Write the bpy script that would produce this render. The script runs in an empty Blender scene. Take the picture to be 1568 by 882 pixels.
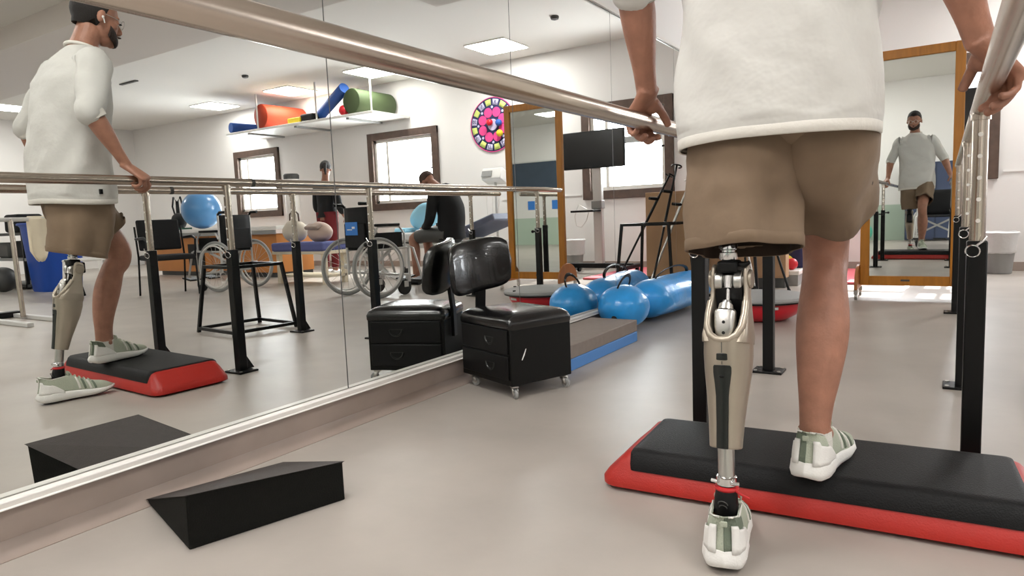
import bpy, bmesh, math, random
from mathutils import Vector, Matrix, noise, Euler
PI = math.pi
random.seed(7)
S = bpy.context.scene
C = S.collection

# ---------------------------------------------------------------- camera
def setup_camera():
    yaw, pit, rol, f = 0.5706, 0.1056, -0.0404, 1035.44
    fw = Vector((-math.sin(yaw)*math.cos(pit), math.cos(yaw)*math.cos(pit), -math.sin(pit)))
    r = Vector((math.cos(yaw), math.sin(yaw), 0)); u = r.cross(fw)
    R = math.cos(rol)*r + math.sin(rol)*u
    U = -math.sin(rol)*r + math.cos(rol)*u
    m = Matrix((R, U, -fw)).transposed().to_4x4()
    cd = bpy.data.cameras.new('camera'); co = bpy.data.objects.new('camera', cd)
    C.objects.link(co)
    co.matrix_world = Matrix.Translation((1.8652, 0, 0.75)) @ m
    cd.sensor_width = 36; cd.lens = f/1568*36
    cd.clip_start = 0.01; cd.clip_end = 200
    S.camera = co
setup_camera()
S.view_settings.view_transform = 'Standard'
S.view_settings.look = 'None'
S.view_settings.exposure = 0.64
S.view_settings.gamma = 1
S.view_settings.use_curve_mapping = False

# ---------------------------------------------------------------- world and light
w = bpy.data.worlds.new('world'); S.world = w; w.use_nodes = True
bg = w.node_tree.nodes['Background']
bg.inputs[0].default_value = (0.93, 0.97, 1.0, 1); bg.inputs[1].default_value = 2.2
CEIL = 2.98
YB = 8.45          # back wall
YF = -2.95         # wall behind the camera
XR = 13.4          # far side wall
PANELS = [(3.13, 7.66), (7.36, 7.80), (9.42, 7.80), (5.36, 7.66), (11.85, 5.45),
          (0.45, 0.7), (3.4, 0.9), (5.5, 0.9), (7.6, 0.9), (0.35, -1.5), (3.4, -1.5), (5.5, -1.5), (9.7, 0.9)]  # this row: unseen panels, added to light the room near the camera
PANEL_W = 18.5
def area(name, loc, size, power, rot=(0, 0, 0), col=(1, 0.99, 0.975), sy=None):
    l = bpy.data.lights.new(name, 'AREA'); l.energy = power; l.color = col
    l.shape = 'RECTANGLE'; l.size = size; l.size_y = sy or size
    o = bpy.data.objects.new(name, l); C.objects.link(o); o.location = loc; o.rotation_euler = rot
    return o
for i, (x, y) in enumerate(PANELS):
    area('ceiling_panel_light', (x, y, CEIL-0.022), 0.6, PANEL_W*(1.5 if i == 0 else 0.75 if i < 4 else 1.8 if i == 4 else 0.9))
WINS = [(1.03, 2.31), (4.80, 6.28), (8.55, 9.86)]
WZ0, WZ1 = 0.93, 2.20
sun = bpy.data.lights.new('sun', 'SUN'); sun.energy = 5.0; sun.angle = 0.01; sun.color = (1, 0.97, 0.92)
so = bpy.data.objects.new('sun', sun); C.objects.link(so); so.location = (2, 14, 6); so.rotation_euler = (math.radians(-51.5), 0, math.radians(-3))
for (a, b) in WINS:
    area('daylight', ((a+b)/2, YB+0.28, (WZ0+WZ1)/2), b-a, 110, rot=(-PI/2, 0, 0), col=(0.93, 0.97, 1), sy=1.25)

# ---------------------------------------------------------------- materials
def srgb(r, g, b):
    f = lambda c: ((c/255+0.055)/1.055)**2.4 if c/255 > 0.04045 else c/255/12.92
    return (f(r), f(g), f(b), 1)
def mat(name, col, rough=0.5, metal=0.0, bump=0.0, bscale=60, var=0.0, vscale=8, spec=0.5, coat=0.0, emit=None, alpha=None, trans=0, aniso=0, stretch=None, bdist=0.01):
    m = bpy.data.materials.new(name); m.use_nodes = True
    nt = m.node_tree; b = nt.nodes['Principled BSDF']
    col = srgb(*col)
    b.inputs['Base Color'].default_value = col
    b.inputs['Roughness'].default_value = rough
    b.inputs['Metallic'].default_value = metal
    b.inputs['Specular IOR Level'].default_value = spec
    b.inputs['Coat Weight'].default_value = coat
    b.inputs['Transmission Weight'].default_value = trans
    if emit: 
        b.inputs['Emission Color'].default_value = col; b.inputs['Emission Strength'].default_value = emit
    if alpha is not None: b.inputs['Alpha'].default_value = alpha
    if var or bump:
        tc = nt.nodes.new('ShaderNodeTexCoord'); mp = nt.nodes.new('ShaderNodeMapping')
        nt.links.new(tc.outputs['Object'], mp.inputs[0])
        if stretch: mp.inputs['Scale'].default_value = stretch
    if var:
        n = nt.nodes.new('ShaderNodeTexNoise'); n.inputs['Scale'].default_value = vscale; n.inputs['Detail'].default_value = 6
        nt.links.new(mp.outputs[0], n.inputs['Vector'])
        cr = nt.nodes.new('ShaderNodeValToRGB')
        cr.color_ramp.elements[0].position = 0.3; cr.color_ramp.elements[1].position = 0.7
        cr.color_ramp.elements[0].color = tuple(c*(1-var) for c in col[:3])+(1,)
        cr.color_ramp.elements[1].color = tuple(min(1, c*(1+var)) for c in col[:3])+(1,)
        nt.links.new(n.outputs[0], cr.inputs[0]); nt.links.new(cr.outputs[0], b.inputs['Base Color'])
    if bump:
        n2 = nt.nodes.new('ShaderNodeTexNoise'); n2.inputs['Scale'].default_value = bscale; n2.inputs['Detail'].default_value = 4
        nt.links.new(mp.outputs[0], n2.inputs['Vector'])
        bp = nt.nodes.new('ShaderNodeBump'); bp.inputs['Strength'].default_value = bump; bp.inputs['Distance'].default_value = bdist
        nt.links.new(n2.outputs[0], bp.inputs['Height']); nt.links.new(bp.outputs[0], b.inputs['Normal'])
    return m
M = {}
M['floor'] = mat('vinyl_floor', (168, 160, 152), 0.38, var=0.09, vscale=2.6, bump=0.03, bscale=30, spec=0.45)
M['plinth'] = mat('vinyl_plinth', (158, 143, 134), 0.45, var=0.10, vscale=5)
M['wall'] = mat('white_wall_paint', (228, 225, 222), 0.7, bump=0.02, bscale=200)
M['ceil'] = mat('ceiling_paint', (226, 223, 218), 0.85)
M['soffit'] = mat('soffit_paint', (212, 205, 199), 0.8)
M['green_wall'] = mat('pale_green_paint', (176, 192, 176), 0.6)
M['mirror'] = mat('mirror_glass', (226, 228, 225), 0.0, metal=1.0)
M['mirror2'] = mat('mirror_glass_standing', (222, 226, 222), 0.01, metal=1.0)
M['trimw'] = mat('white_trim', (226, 222, 216), 0.35)
M['steel'] = mat('brushed_steel', (200, 188, 176), 0.26, metal=1.0, bump=0.012, bscale=60)
M['chrome'] = mat('chrome', (225, 225, 225), 0.12, metal=1.0)
M['silver'] = mat('satin_silver', (200, 198, 194), 0.3, metal=1.0)
M['alu'] = mat('white_grey_metal', (205, 203, 200), 0.35, metal=0.3)
M['black'] = mat('black_powder_coat', (5, 5, 5), 0.4, spec=0.3)
M['blackp'] = mat('black_plastic', (8, 8, 9), 0.45, spec=0.3)
M['vinyl'] = mat('black_vinyl_upholstery', (8, 8, 9), 0.24, bump=0.08, bscale=160, coat=0.3)
M['blackw'] = mat('scuffed_black_wood', (8, 8, 6), 0.5, spec=0.25, var=0.25, vscale=12)
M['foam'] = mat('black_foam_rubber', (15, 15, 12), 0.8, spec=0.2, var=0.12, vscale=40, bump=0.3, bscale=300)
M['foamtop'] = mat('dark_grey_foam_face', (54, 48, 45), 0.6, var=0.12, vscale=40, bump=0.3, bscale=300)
M['red'] = mat('red_step_plastic', (172, 34, 24), 0.42, bump=0.12, bscale=220)
M['stepblack'] = mat('black_step_rubber', (15, 15, 16), 0.55, spec=0.25, bump=0.25, bscale=260, var=0.12, vscale=9)
M['wood'] = mat('honey_varnished_wood', (188, 122, 34), 0.35, var=0.16, vscale=6, stretch=(6, 6, 0.7))
M['wood2'] = mat('orange_wood_disc', (184, 116, 62), 0.45, var=0.10, vscale=7, stretch=(1, 6, 1))
M['carton'] = mat('tan_board', (176, 140, 106), 0.7, var=0.07, vscale=3)
M['brown'] = mat('dark_brown_window_frame', (84, 66, 56), 0.5, var=0.2, vscale=14)
M['skin'] = mat('skin', (160, 112, 91), 0.5, var=0.14, vscale=26, bump=0.14, bscale=120)
M['skin_leg'] = M['skin']
M['shirt'] = mat('off_white_cotton', (204, 202, 197), 0.85, bump=0.55, bscale=7.5, bdist=0.022)
M['hem'] = mat('white_cotton_hem', (220, 216, 208), 0.85, bump=0.2, bscale=60)
M['shorts'] = mat('khaki_brown_cotton', (128, 108, 88), 0.85, bump=0.35, bscale=9, bdist=0.01, var=0.04, vscale=30)
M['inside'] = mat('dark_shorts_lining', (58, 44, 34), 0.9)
M['hair'] = mat('black_hair', (28, 22, 20), 0.7, bump=0.5, bscale=300)
M['hairb'] = mat('brown_hair', (70, 48, 38), 0.7, bump=0.5, bscale=300)
M['beard'] = mat('dark_beard', (44, 30, 25), 0.8, bump=0.5, bscale=300)
M['white'] = mat('white_plastic', (232, 230, 226), 0.4)
M['sole'] = mat('white_foam_sole', (232, 230, 226), 0.6, bump=0.15, bscale=260)
M['outsole'] = mat('black_rubber_outsole', (28, 28, 28), 0.7)
M['sage'] = mat('light_sage_knit', (178, 184, 166), 0.85, bump=0.4, bscale=320)
M['sageD'] = mat('dark_sage_knit', (112, 122, 106), 0.85, bump=0.4, bscale=320)
M['sock'] = mat('white_sock', (224, 222, 214), 0.9, bump=0.5, bscale=300)
M['champ'] = mat('champagne_metal_shell', (172, 161, 146), 0.34, metal=0.6, var=0.04, vscale=9)
M['smoke'] = mat('dark_green_black_plastic', (22, 25, 22), 0.3)
M['redp'] = mat('red_strap', (188, 30, 34), 0.5)
M['peach'] = mat('peach_foot_cover', (205, 150, 112), 0.6)
M['bluebag'] = mat('glossy_blue_water_bag', (46, 158, 234), 0.3, coat=0.25, bump=0.35, bscale=9, bdist=0.02, var=0.18, vscale=5)
M['blueb'] = mat('deep_blue_foam', (38, 88, 168), 0.6)
M['bluemat'] = mat('blue_mat', (78, 136, 204), 0.6)
M['greymat'] = mat('grey_brown_mat', (134, 122, 114), 0.7, var=0.06, vscale=30)
M['bosu'] = mat('red_rubber_dome', (206, 32, 46), 0.35)
M['greyp'] = mat('grey_plastic', (150, 150, 148), 0.5)
M['dgreyp'] = mat('dark_grey_plastic', (72, 72, 70), 0.5)
M['pink'] = mat('pink_floor_mat', (222, 104, 116), 0.6)
M['tv'] = mat('tv_screen_off', (26, 26, 27), 0.16)
M['orange'] = mat('orange_foam', (176, 58, 26), 0.7)
M['olive'] = mat('olive_green_foam', (64, 78, 46), 0.75)
M['yellow'] = mat('yellow_vinyl', (222, 196, 46), 0.5)
M['navy'] = mat('navy_fabric', (38, 42, 82), 0.8)
M['lime'] = mat('lime_fabric', (206, 220, 122), 0.8)
M['magenta'] = mat('magenta_fabric', (226, 72, 140), 0.8)
M['lilac'] = mat('lilac_fabric', (196, 190, 220), 0.8)
M['ball'] = mat('blue_gym_ball', (76, 134, 186), 0.3, coat=0.3)
M['bin'] = mat('blue_plastic_bin', (22, 74, 168), 0.4)
M['bed'] = mat('bed_sheet_white', (222, 224, 226), 0.8, bump=0.3, bscale=8)
M['pillow'] = mat('light_blue_pillow', (150, 204, 226), 0.8, bump=0.3, bscale=8)
M['bluegrey'] = mat('blue_grey_upholstery', (120, 128, 150), 0.6)
M['denim'] = mat('folded_blue_cloth', (92, 98, 150), 0.85, bump=0.5, bscale=14)
M['beige'] = mat('beige_bag', (206, 196, 180), 0.7, bump=0.5, bscale=14)
M['maroon'] = mat('dark_red_trousers', (104, 14, 22), 0.8)
M['blackcloth'] = mat('black_jersey', (16, 16, 18), 0.85, bump=0.4, bscale=12)
M['orangew'] = mat('orange_cabinet_wood', (196, 126, 60), 0.5, var=0.06, vscale=4)
M['board'] = mat('dark_blue_board', (52, 66, 82), 0.5, var=0.12, vscale=4)
M['teal'] = mat('teal_plastic', (92, 196, 170), 0.5)
M['glassw'] = mat('window_glass', (250, 250, 250), 0.0, trans=1.0)
def glass_mat():
    m = bpy.data.materials.new('thin_window_glass'); m.use_nodes = True; nt = m.node_tree; nt.nodes.clear()
    o = nt.nodes.new('ShaderNodeOutputMaterial'); mx = nt.nodes.new('ShaderNodeMixShader'); a = nt.nodes.new('ShaderNodeBsdfTransparent'); g = nt.nodes.new('ShaderNodeBsdfGlossy')
    g.inputs['Roughness'].default_value = 0.02; mx.inputs[0].default_value = 0.06
    nt.links.new(a.outputs[0], mx.inputs[1]); nt.links.new(g.outputs[0], mx.inputs[2]); nt.links.new(mx.outputs[0], o.inputs[0]); return m
M['glassw'] = glass_mat()
M['lamp'] = mat('lamp_diffuser', (255, 253, 248), 0.6, emit=6.0)
M['plasticbag'] = mat('white_bin_liner', (222, 222, 222), 0.45, bump=0.6, bscale=22)
M['tube'] = mat('black_rubber_tyre', (26, 26, 26), 0.6)
M['rim'] = mat('light_grey_rim', (214, 212, 208), 0.35)
M['bluelabel'] = mat('blue_label', (52, 122, 204), 0.5)
M['cream'] = mat('cream_cloth', (226, 214, 190), 0.85, bump=0.4, bscale=14)

# ---------------------------------------------------------------- mesh helpers
class MB:
    def __init__(s): s.v = []; s.f = []; s.m = []; s.mi = 0
    def add(s, vs, fs):
        n = len(s.v); s.v += [tuple(v) for v in vs]; s.f += [tuple(i+n for i in f) for f in fs]; s.m += [s.mi]*len(fs); return s
    def box(s, c, d, rz=0, rot=None, taper=1.0):
        R = (rot.to_matrix() if rot else Matrix.Rotation(rz, 3, 'Z')); c = Vector(c); vs = []
        for z in (-1, 1):
            k = taper if z > 0 else 1
            for x, y in ((-1, -1), (1, -1), (1, 1), (-1, 1)):
                vs.append(c+R @ Vector((x*d[0]/2*k, y*d[1]/2*k, z*d[2]/2)))
        return s.add(vs, [(3, 2, 1, 0), (4, 5, 6, 7), (0, 1, 5, 4), (1, 2, 6, 5), (2, 3, 7, 6), (3, 0, 4, 7)])
    def prism(s, poly, z0, z1, mtx=None):
        n = len(poly); vs = [Vector((p[0], p[1], z0)) for p in poly]+[Vector((p[0], p[1], z1)) for p in poly]
        if mtx: vs = [mtx @ v for v in vs]
        return s.add(vs, [tuple(range(n-1, -1, -1)), tuple(range(n, 2*n))]+[(i, (i+1) % n, n+(i+1) % n, n+i) for i in range(n)])
    def rings(s, rings, cap=True, closed=False):
        n = len(rings[0]); vs = [v for r in rings for v in r]; fs = []
        k = len(rings)
        for i in range(k if closed else k-1):
            a = i*n; b = ((i+1) % k)*n
            for j in range(n): fs.append((a+j, a+(j+1) % n, b+(j+1) % n, b+j))
        if cap and not closed: fs += [tuple(range(n-1, -1, -1)), tuple(range((k-1)*n, k*n))]
        return s.add(vs, fs)
    def tube(s, pts, r, n=12, cap=True, closed=False, flat=None):
        pts = [Vector(p) for p in pts]; k = len(pts)
        rr = r if isinstance(r, (list, tuple)) else [r]*k
        T = []
        for i in range(k):
            a = pts[(i-1) % k] if (closed or i > 0) else pts[i]; b = pts[(i+1) % k] if (closed or i < k-1) else pts[i]
            t = (b-a); T.append(t.normalized() if t.length > 1e-9 else Vector((0, 0, 1)))
        up = Vector((0, 0, 1)) if abs(T[0].z) < 0.9 else Vector((1, 0, 0))
        nrm = (up-T[0]*up.dot(T[0])).normalized(); R = []
        for i in range(k):
            nrm = (nrm-T[i]*nrm.dot(T[i])).normalized(); bn = T[i].cross(nrm)
            q = rr[i]; qa, qb = q if isinstance(q, tuple) else (q, q)
            R.append([pts[i]+nrm*math.cos(2*PI*j/n)*qa+bn*math.sin(2*PI*j/n)*qb for j in range(n)])
        return s.rings(R, cap, closed)
    def cyl(s, a, b, r, r2=None, n=20): return s.tube([a, b], [r, r if r2 is None else r2], n)
    def bar(s, a, b, w, h=None, up=(0, 0, 1)):
        a = Vector(a); b = Vector(b); t = (b-a).normalized(); u = Vector(up)
        if abs(t.dot(u)) > 0.95: u = Vector((0, 1, 0))
        sd = t.cross(u).normalized(); u = sd.cross(t); h = h or w
        R = [[p+sd*x*w/2+u*y*h/2 for x, y in ((-1, -1), (1, -1), (1, 1), (-1, 1))] for p in (a, b)]
        return s.rings(R)
    def lathe(s, prof, c=(0, 0, 0), n=32, mtx=None, cap=True):
        R = []
        for r, z in prof:
            ring = [Vector((r*math.cos(2*PI*j/n), r*math.sin(2*PI*j/n), z)) for j in range(n)]
            R.append([(mtx @ v if mtx else v)+Vector(c) for v in ring])
        return s.rings(R, cap)
    def ell(s, c, r, rot=None, nu=20, nv=14):
        R = []; Rm = rot.to_matrix() if rot else Matrix.Identity(3)
        for i in range(nv+1):
            t = PI*(0.02+0.96*i/nv)-PI/2
            R.append([Vector(c)+Rm @ Vector((r[0]*math.cos(t)*math.cos(2*PI*j/nu), r[1]*math.cos(t)*math.sin(2*PI*j/nu), r[2]*math.sin(t))) for j in range(nu)])
        return s.rings(R)
    def torus(s, c, R, r, axis=(0, 0, 1), n=40, m=8, arc=1.0, a0=0):
        ax = Vector(axis).normalized(); u = ax.orthogonal().normalized(); 
        if abs(ax.z) < 0.9: u = (Vector((0, 0, 1))-ax*ax.z).normalized()
        v = ax.cross(u)
        k = n if arc >= 1 else n+1
        pts = [Vector(c)+u*R*math.cos(a0+2*PI*arc*i/n)+v*R*math.sin(a0+2*PI*arc*i/n) for i in range(k)]
        return s.tube(pts, r, m, closed=arc >= 1)
    def disp(s, amp, scale, seed=0, zf=None):
        out = []
        for v in s.v:
            q = Vector(v); n = noise.noise_vector(q*scale+Vector((seed, seed*1.7, 0)))
            out.append(tuple(q+n*amp))
        s.v = out; return s
def finish(name, mb, m, parent=None, smooth=True, bevel=0, seg=2, sub=0, angle=40, remesh=0, smoothit=0, solid=0):
    me = bpy.data.meshes.new(name); me.from_pydata(mb.v, [], mb.f); 
    ms = m if isinstance(m, (list, tuple)) else [m]
    for q in ms: me.materials.append(q)
    if len(ms) > 1:
        for p, i in zip(me.polygons, mb.m): p.material_index = i
    b = bmesh.new(); b.from_mesh(me); bmesh.ops.recalc_face_normals(b, faces=b.faces); b.to_mesh(me); b.free()
    if smooth:
        for p in me.polygons: p.use_smooth = True
        if not remesh:
            try: me.set_sharp_from_angle(angle=math.radians(angle))
            except Exception: pass
    me.update()
    o = bpy.data.objects.new(name, me); C.objects.link(o)
    if parent: o.parent = parent
    if solid:
        q = o.modifiers.new('solid', 'SOLIDIFY'); q.thickness = solid; q.offset = 0
    if remesh:
        q = o.modifiers.new('remesh', 'REMESH'); q.mode = 'VOXEL'; q.voxel_size = remesh; q.use_smooth_shade = True
        if smoothit:
            q = o.modifiers.new('smooth', 'SMOOTH'); q.factor = 0.5; q.iterations = smoothit
    if bevel:
        q = o.modifiers.new('bevel', 'BEVEL'); q.width = bevel; q.segments = seg; q.limit_method = 'ANGLE'; q.angle_limit = math.radians(35)
    if sub:
        q = o.modifiers.new('sub', 'SUBSURF'); q.levels = sub; q.render_levels = sub
    return o
def thing(name, label, cat, loc=(0, 0, 0), rz=0, group=None):
    o = bpy.data.objects.new(name, None); C.objects.link(o); o.location = loc; o.rotation_euler = (0, 0, rz)
    o.empty_display_size = 0.1
    return tag(o, label, cat, group)
def tag(o, label, cat, group=None):
    o['label'] = label; o['category'] = cat
    if group: o['group'] = group
    return o
def struct(name, mb, m, **k):
    o = finish(name, mb, m, **k); o['kind'] = 'structure'; return o
def copy_tree(o, parent=None):
    c = o.copy(); C.objects.link(c)
    if parent: c.parent = parent
    for ch in list(o.children): copy_tree(ch, c)
    return c
def lerp(a, b, t): return a+(b-a)*t
# ================================================================ the room
mb = MB().box(((XR-1.2)/2-0.6, (YB+YF)/2, -0.05), (XR+2.4, YB-YF+0.6, 0.1)); struct('floor', mb, M['floor'], smooth=False)
mb = MB().box(((XR-1.2)/2, (YB+YF)/2, CEIL+0.05), (XR+2.6, YB-YF+0.6, 0.1)); struct('ceiling', mb, M['ceil'], smooth=False)
# back wall pierced by three windows
mb = MB(); xs = [-1.3]
for a, b in WINS: xs += [a, b]
xs += [XR+0.2]
for i in range(0, len(xs), 2): mb.box(((xs[i]+xs[i+1])/2, YB+0.1, CEIL/2), (xs[i+1]-xs[i], 0.2, CEIL))
for a, b in WINS:
    mb.box(((a+b)/2, YB+0.1, WZ0/2), (b-a, 0.2, WZ0)); mb.box(((a+b)/2, YB+0.1, (WZ1+CEIL)/2), (b-a, 0.2, CEIL-WZ1))
struct('wall_back', mb, M['wall'], smooth=False)
struct('wall_right', MB().box((XR+0.1, (YB+YF)/2, CEIL/2), (0.2, YB-YF, CEIL)), M['wall'], smooth=False)
mb = MB().box((XR/2-0.3, YF-0.1, (0.68+CEIL)/2), (XR+1.4, 0.2, CEIL-0.68)); struct('wall_front', mb, M['wall'], smooth=False)
struct('wall_front_lower', MB().box((XR/2-0.3, YF-0.1, 0.34), (XR+1.4, 0.2, 0.68)), M['green_wall'], smooth=False)
YM = 6.455
struct('wall_left', MB().box((-0.16, (YF+YM)/2, CEIL/2), (0.30, YM-YF, CEIL)), M['wall'], smooth=False)
struct('wall_recess', MB().box((-1.25, (YM+YB)/2, CEIL/2), (0.2, YB-YM+0.4, CEIL)), M['wall'], smooth=False)
struct('baseboard_left', MB().box((0.0, (YF+YM)/2, 0.055), (0.016, YM-YF, 0.11)), M['plinth'], smooth=False)
# coved foot of the plinth
R = []
for y in (YF, YM):
    R.append([Vector((x, y, z)) for x, z in ((0.004, 0.0), (0.05, 0.0), (0.05, 0.002), (0.03, 0.006), (0.016, 0.016), (0.009, 0.035), (0.004, 0.035))])
struct('trim_4', MB().rings(R), M['plinth'])
struct('baseboard_back', MB().box((XR/2-0.6, YB-0.008, 0.045), (XR+1.2, 0.016, 0.09)), M['plinth'], smooth=False)
mb = MB().box((0.016, (YF+YM)/2, 0.124), (0.03, YM-YF, 0.022))
mb.box((0.024, (YF+YM)/2, 0.117), (0.022, YM-YF, 0.006))
struct('trim_1', mb, M['trimw'], bevel=0.003)
struct('trim_2', MB().box((0.008, 2.2, 2.055), (0.014, 2*(YM-2.2), 0.02)), M['trimw'], smooth=False)
struct('trim_3', MB().box((3.0, YB-0.006, 1.0), (1.3, 0.012, 0.014)), M['wall'], smooth=False)
struct('trim_5', MB().box((XR/2+0.0, 4.02, 2.865), (XR, 1.16, 0.23)), M['soffit'], smooth=False)
struct('trim_6', MB().box((1.2, 4.02, 2.865), (2.06, 2.5, 0.232)), M['soffit'], smooth=False)
# mirror panels
seams = [0.515, 1.75, 2.985, 4.22, 5.455, 6.45]
labs = ['wall mirror panel reflecting the walking man from the side, left of the first seam',
        'wall mirror panel reflecting the seated man and the dartboard, behind the rolling stool',
        'wall mirror panel reflecting the wooden standing mirror',
        'narrow-looking wall mirror panel behind the left hand, reflecting the right part of the television',
        'last wall mirror panel at the far end, mostly hidden behind the shorts']
for i in range(5):
    a, b2 = seams[i], seams[i+1]
    mb = MB().box((0.0, (a+b2)/2, (0.135+2.045)/2), (0.005, b2-a-0.005, 1.91))
    o = finish('wall_mirror_panel', mb, M['mirror'], smooth=False); o.location.x = -0.0065
    tag(o, labs[i], 'mirror', None)
for s_ in seams[:-1]:
    struct('trim_7', MB().box((-0.0068, s_, 1.09), (0.0052, 0.0049, 1.91)), M['dgreyp'], smooth=False)
# windows
for wi, (a, b) in enumerate(WINS):
    e = bpy.data.objects.new('window_%d' % (wi+1), None); C.objects.link(e); e['kind'] = 'structure'
    e.location = ((a+b)/2, YB, WZ0)
    W2 = (b-a)/2; Hh = WZ1-WZ0; t = 0.115
    mb = MB()
    for sx in (-1, 1): mb.box((sx*(W2-t/2), 0.0, Hh/2), (t, 0.09, Hh))
    mb.box((0, 0, t/2), (2*W2, 0.088, t)); mb.box((0, 0, Hh-t/2), (2*W2, 0.088, t))
    finish('window_frame', mb, M['brown'], e, bevel=0.006)
    mb = MB(); u = 0.05; zi0 = t; zi1 = Hh-t; xi = W2-t
    for sx in (-1, 1): mb.box((sx*(xi-u/2), 0.03, Hh/2), (u, 0.04, zi1-zi0))
    mb.box((0, 0.03, zi0+u/2), (2*xi, 0.04, u)); mb.box((0, 0.03, zi1-u/2), (2*xi, 0.04, u))
    mb.box((xi*0.55, 0.03, Hh/2), (u, 0.045, zi1-zi0))
    finish('window_sash', mb, M['trimw'], e, bevel=0.004)
    if wi == 0:
        finish('roller_blind', MB().box((0, 0.052, Hh*0.60), (2*xi-0.1, 0.006, 0.09)), M['greyp'], e)
    finish('pane', MB().box((0, 0.035, Hh/2), (2*xi-0.02, 0.006, zi1-zi0-0.02)), M['glassw'], e, smooth=False)
    finish('window_handle', MB().box((-xi+0.02, -0.02, Hh*0.5), (0.05, 0.03, 0.022)), M['black'], e, bevel=0.003)
# lamps
names = ['square ceiling light panel between the seams above the dartboard, right of the others', 'square ceiling light panel above the orange foam roll, middle one over the shelf',
         'square ceiling light panel left of the orange foam roll', 'square ceiling light panel just above the olive foam roll', 'square ceiling light panel at the far left behind the man in white']
cl0 = None
for i, (x, y) in enumerate(PANELS):
    if i == 0:
        cl0 = thing('ceiling_light', names[0], 'ceiling light', (x, y, CEIL-0.006), 0, 'square ceiling light panels')
        mb = MB()
        for sx, sy, dx, dy in ((0.305, 0, 0.01, 0.62), (-0.305, 0, 0.01, 0.62), (0, 0.305, 0.62, 0.01), (0, -0.305, 0.62, 0.01)): mb.box((sx, sy, 0), (dx, dy, 0.014))
        finish('light_frame', mb, M['trimw'], cl0)
        finish('diffuser', MB().box((0, 0, 0.0), (0.6, 0.6, 0.012)), M['lamp'], cl0, smooth=False)
    else:
        c = copy_tree(cl0); c.location = (x, y, CEIL-0.006)
        c['label'] = names[i] if i < 5 else 'unseen square ceiling light panel added over the walking area, above the picture edge'
for (x, y) in ((1.9, 7.0), (6.9, 6.6)):
    d = tag(finish('smoke_detector', MB().lathe([(0.045, 0), (0.05, -0.012), (0.042, -0.035), (0.012, -0.045)], (x, y, CEIL)), M['dgreyp']),
            'small grey ceiling sprinkler %s' % ('right of the light panel above the dartboard' if x < 3 else 'left of the light panel beside the orange roll'), 'sprinkler')
d = thing('ceiling_vent', 'dark narrow slot vent on the ceiling right of the head of the man in white', 'vent', (8.5, 5.75, CEIL))
finish('vent_frame', MB().box((0, 0, -0.008), (0.45, 0.05, 0.016)), M['dgreyp'], d, bevel=0.003)

# ================================================================ parallel bars
RX, RY = 0.0215, None
HR = 0.979
def rail_unit(x, y0, y1, ys, name_label, out):
    t = thing('parallel_bar', name_label, 'handrail', (x, 0, 0))
    mb = MB(); n = 24
    mb.tube([(0, y0, HR), (0, y0+0.02, HR)]+[(0, lerp(y0, y1, i/20), HR) for i in range(1, 20)]+[(0, y1-0.02, HR), (0, y1, HR)], [0.012]+[0.0215]*21+[0.012], n)
    finish('rail', mb, M['steel'], t)
    for y in ys:
        up = MB().cyl((0, y, 0.60), (0, y, HR-0.012), 0.0180, n=20)
        up.cyl((0, y, HR-0.032), (0, y, HR-0.016), 0.0225, n=20)
        u = finish('inner_tube', up, M['steel'], t)
        for k in range(5):
            finish('adjustment_hole', MB().cyl((0, y-0.0186, 0.69+k*0.055), (0, y+0.0186, 0.69+k*0.055), 0.0055, n=12), M['trimw'], u)
        p = MB().box((0, y, 0.32), (0.046, 0.046, 0.636))
        pp = finish('post', p, M['black'], t, bevel=0.004)
        b = MB().box((0, y, 0.005), (0.13, 0.11, 0.01)); 
        bp = finish('base_plate', b, M['black'], pp, bevel=0.002)
        for sx in (-1, 1):
            for sy in (-1, 1): finish('bolt', MB().cyl((sx*0.05, y+sy*0.04, 0.009), (sx*0.05, y+sy*0.04, 0.014), 0.008, n=8), M['silver'], pp)
        # triangular foot gusset
        g = MB(); Rg = []
        for xx in (-0.004, 0.004): Rg.append([Vector((xx, y+0.02, 0.01)), Vector((xx, y+0.075, 0.01)), Vector((xx, y+0.02, 0.10))])
        g.rings(Rg); finish('gusset', g, M['black'], pp)
        pr = MB().torus((-0.01, y-0.031, 0.612), 0.016, 0.002, axis=(0.2, 1, 0.2), n=20, m=6)
        pr.tube([(-0.002, y-0.03, 0.626), (0.012, y-0.029, 0.638), (0.02, y-0.027, 0.65)], 0.003, 8)
        finish('locking_pin', pr, M['chrome'], pp)
        if out < 0: continue
        kn = MB().cyl((out*0.024, y, 0.605), (out*0.05, y, 0.605), 0.008, n=10); kn.ell((out*0.058, y, 0.605), (0.014, 0.014, 0.014))
        finish('locking_knob', kn, M['black'], pp)
    cp = MB().cyl((0, ys[0]+0.14, HR), (0, ys[0]+0.16, HR), 0.0225, n=20); finish('rail_joint', cp, M['dgreyp'], t)
    return t
rail_unit(1.205, -0.9, 5.73, (2.152, 3.165, 5.27), 'steel handrail on the mirror side, gripped by the left hand', 1)
rail_unit(1.938, -0.9, 5.79, (2.146, 3.172, 5.27), 'steel handrail at the right edge of the picture, gripped by the right hand', -1)

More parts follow.
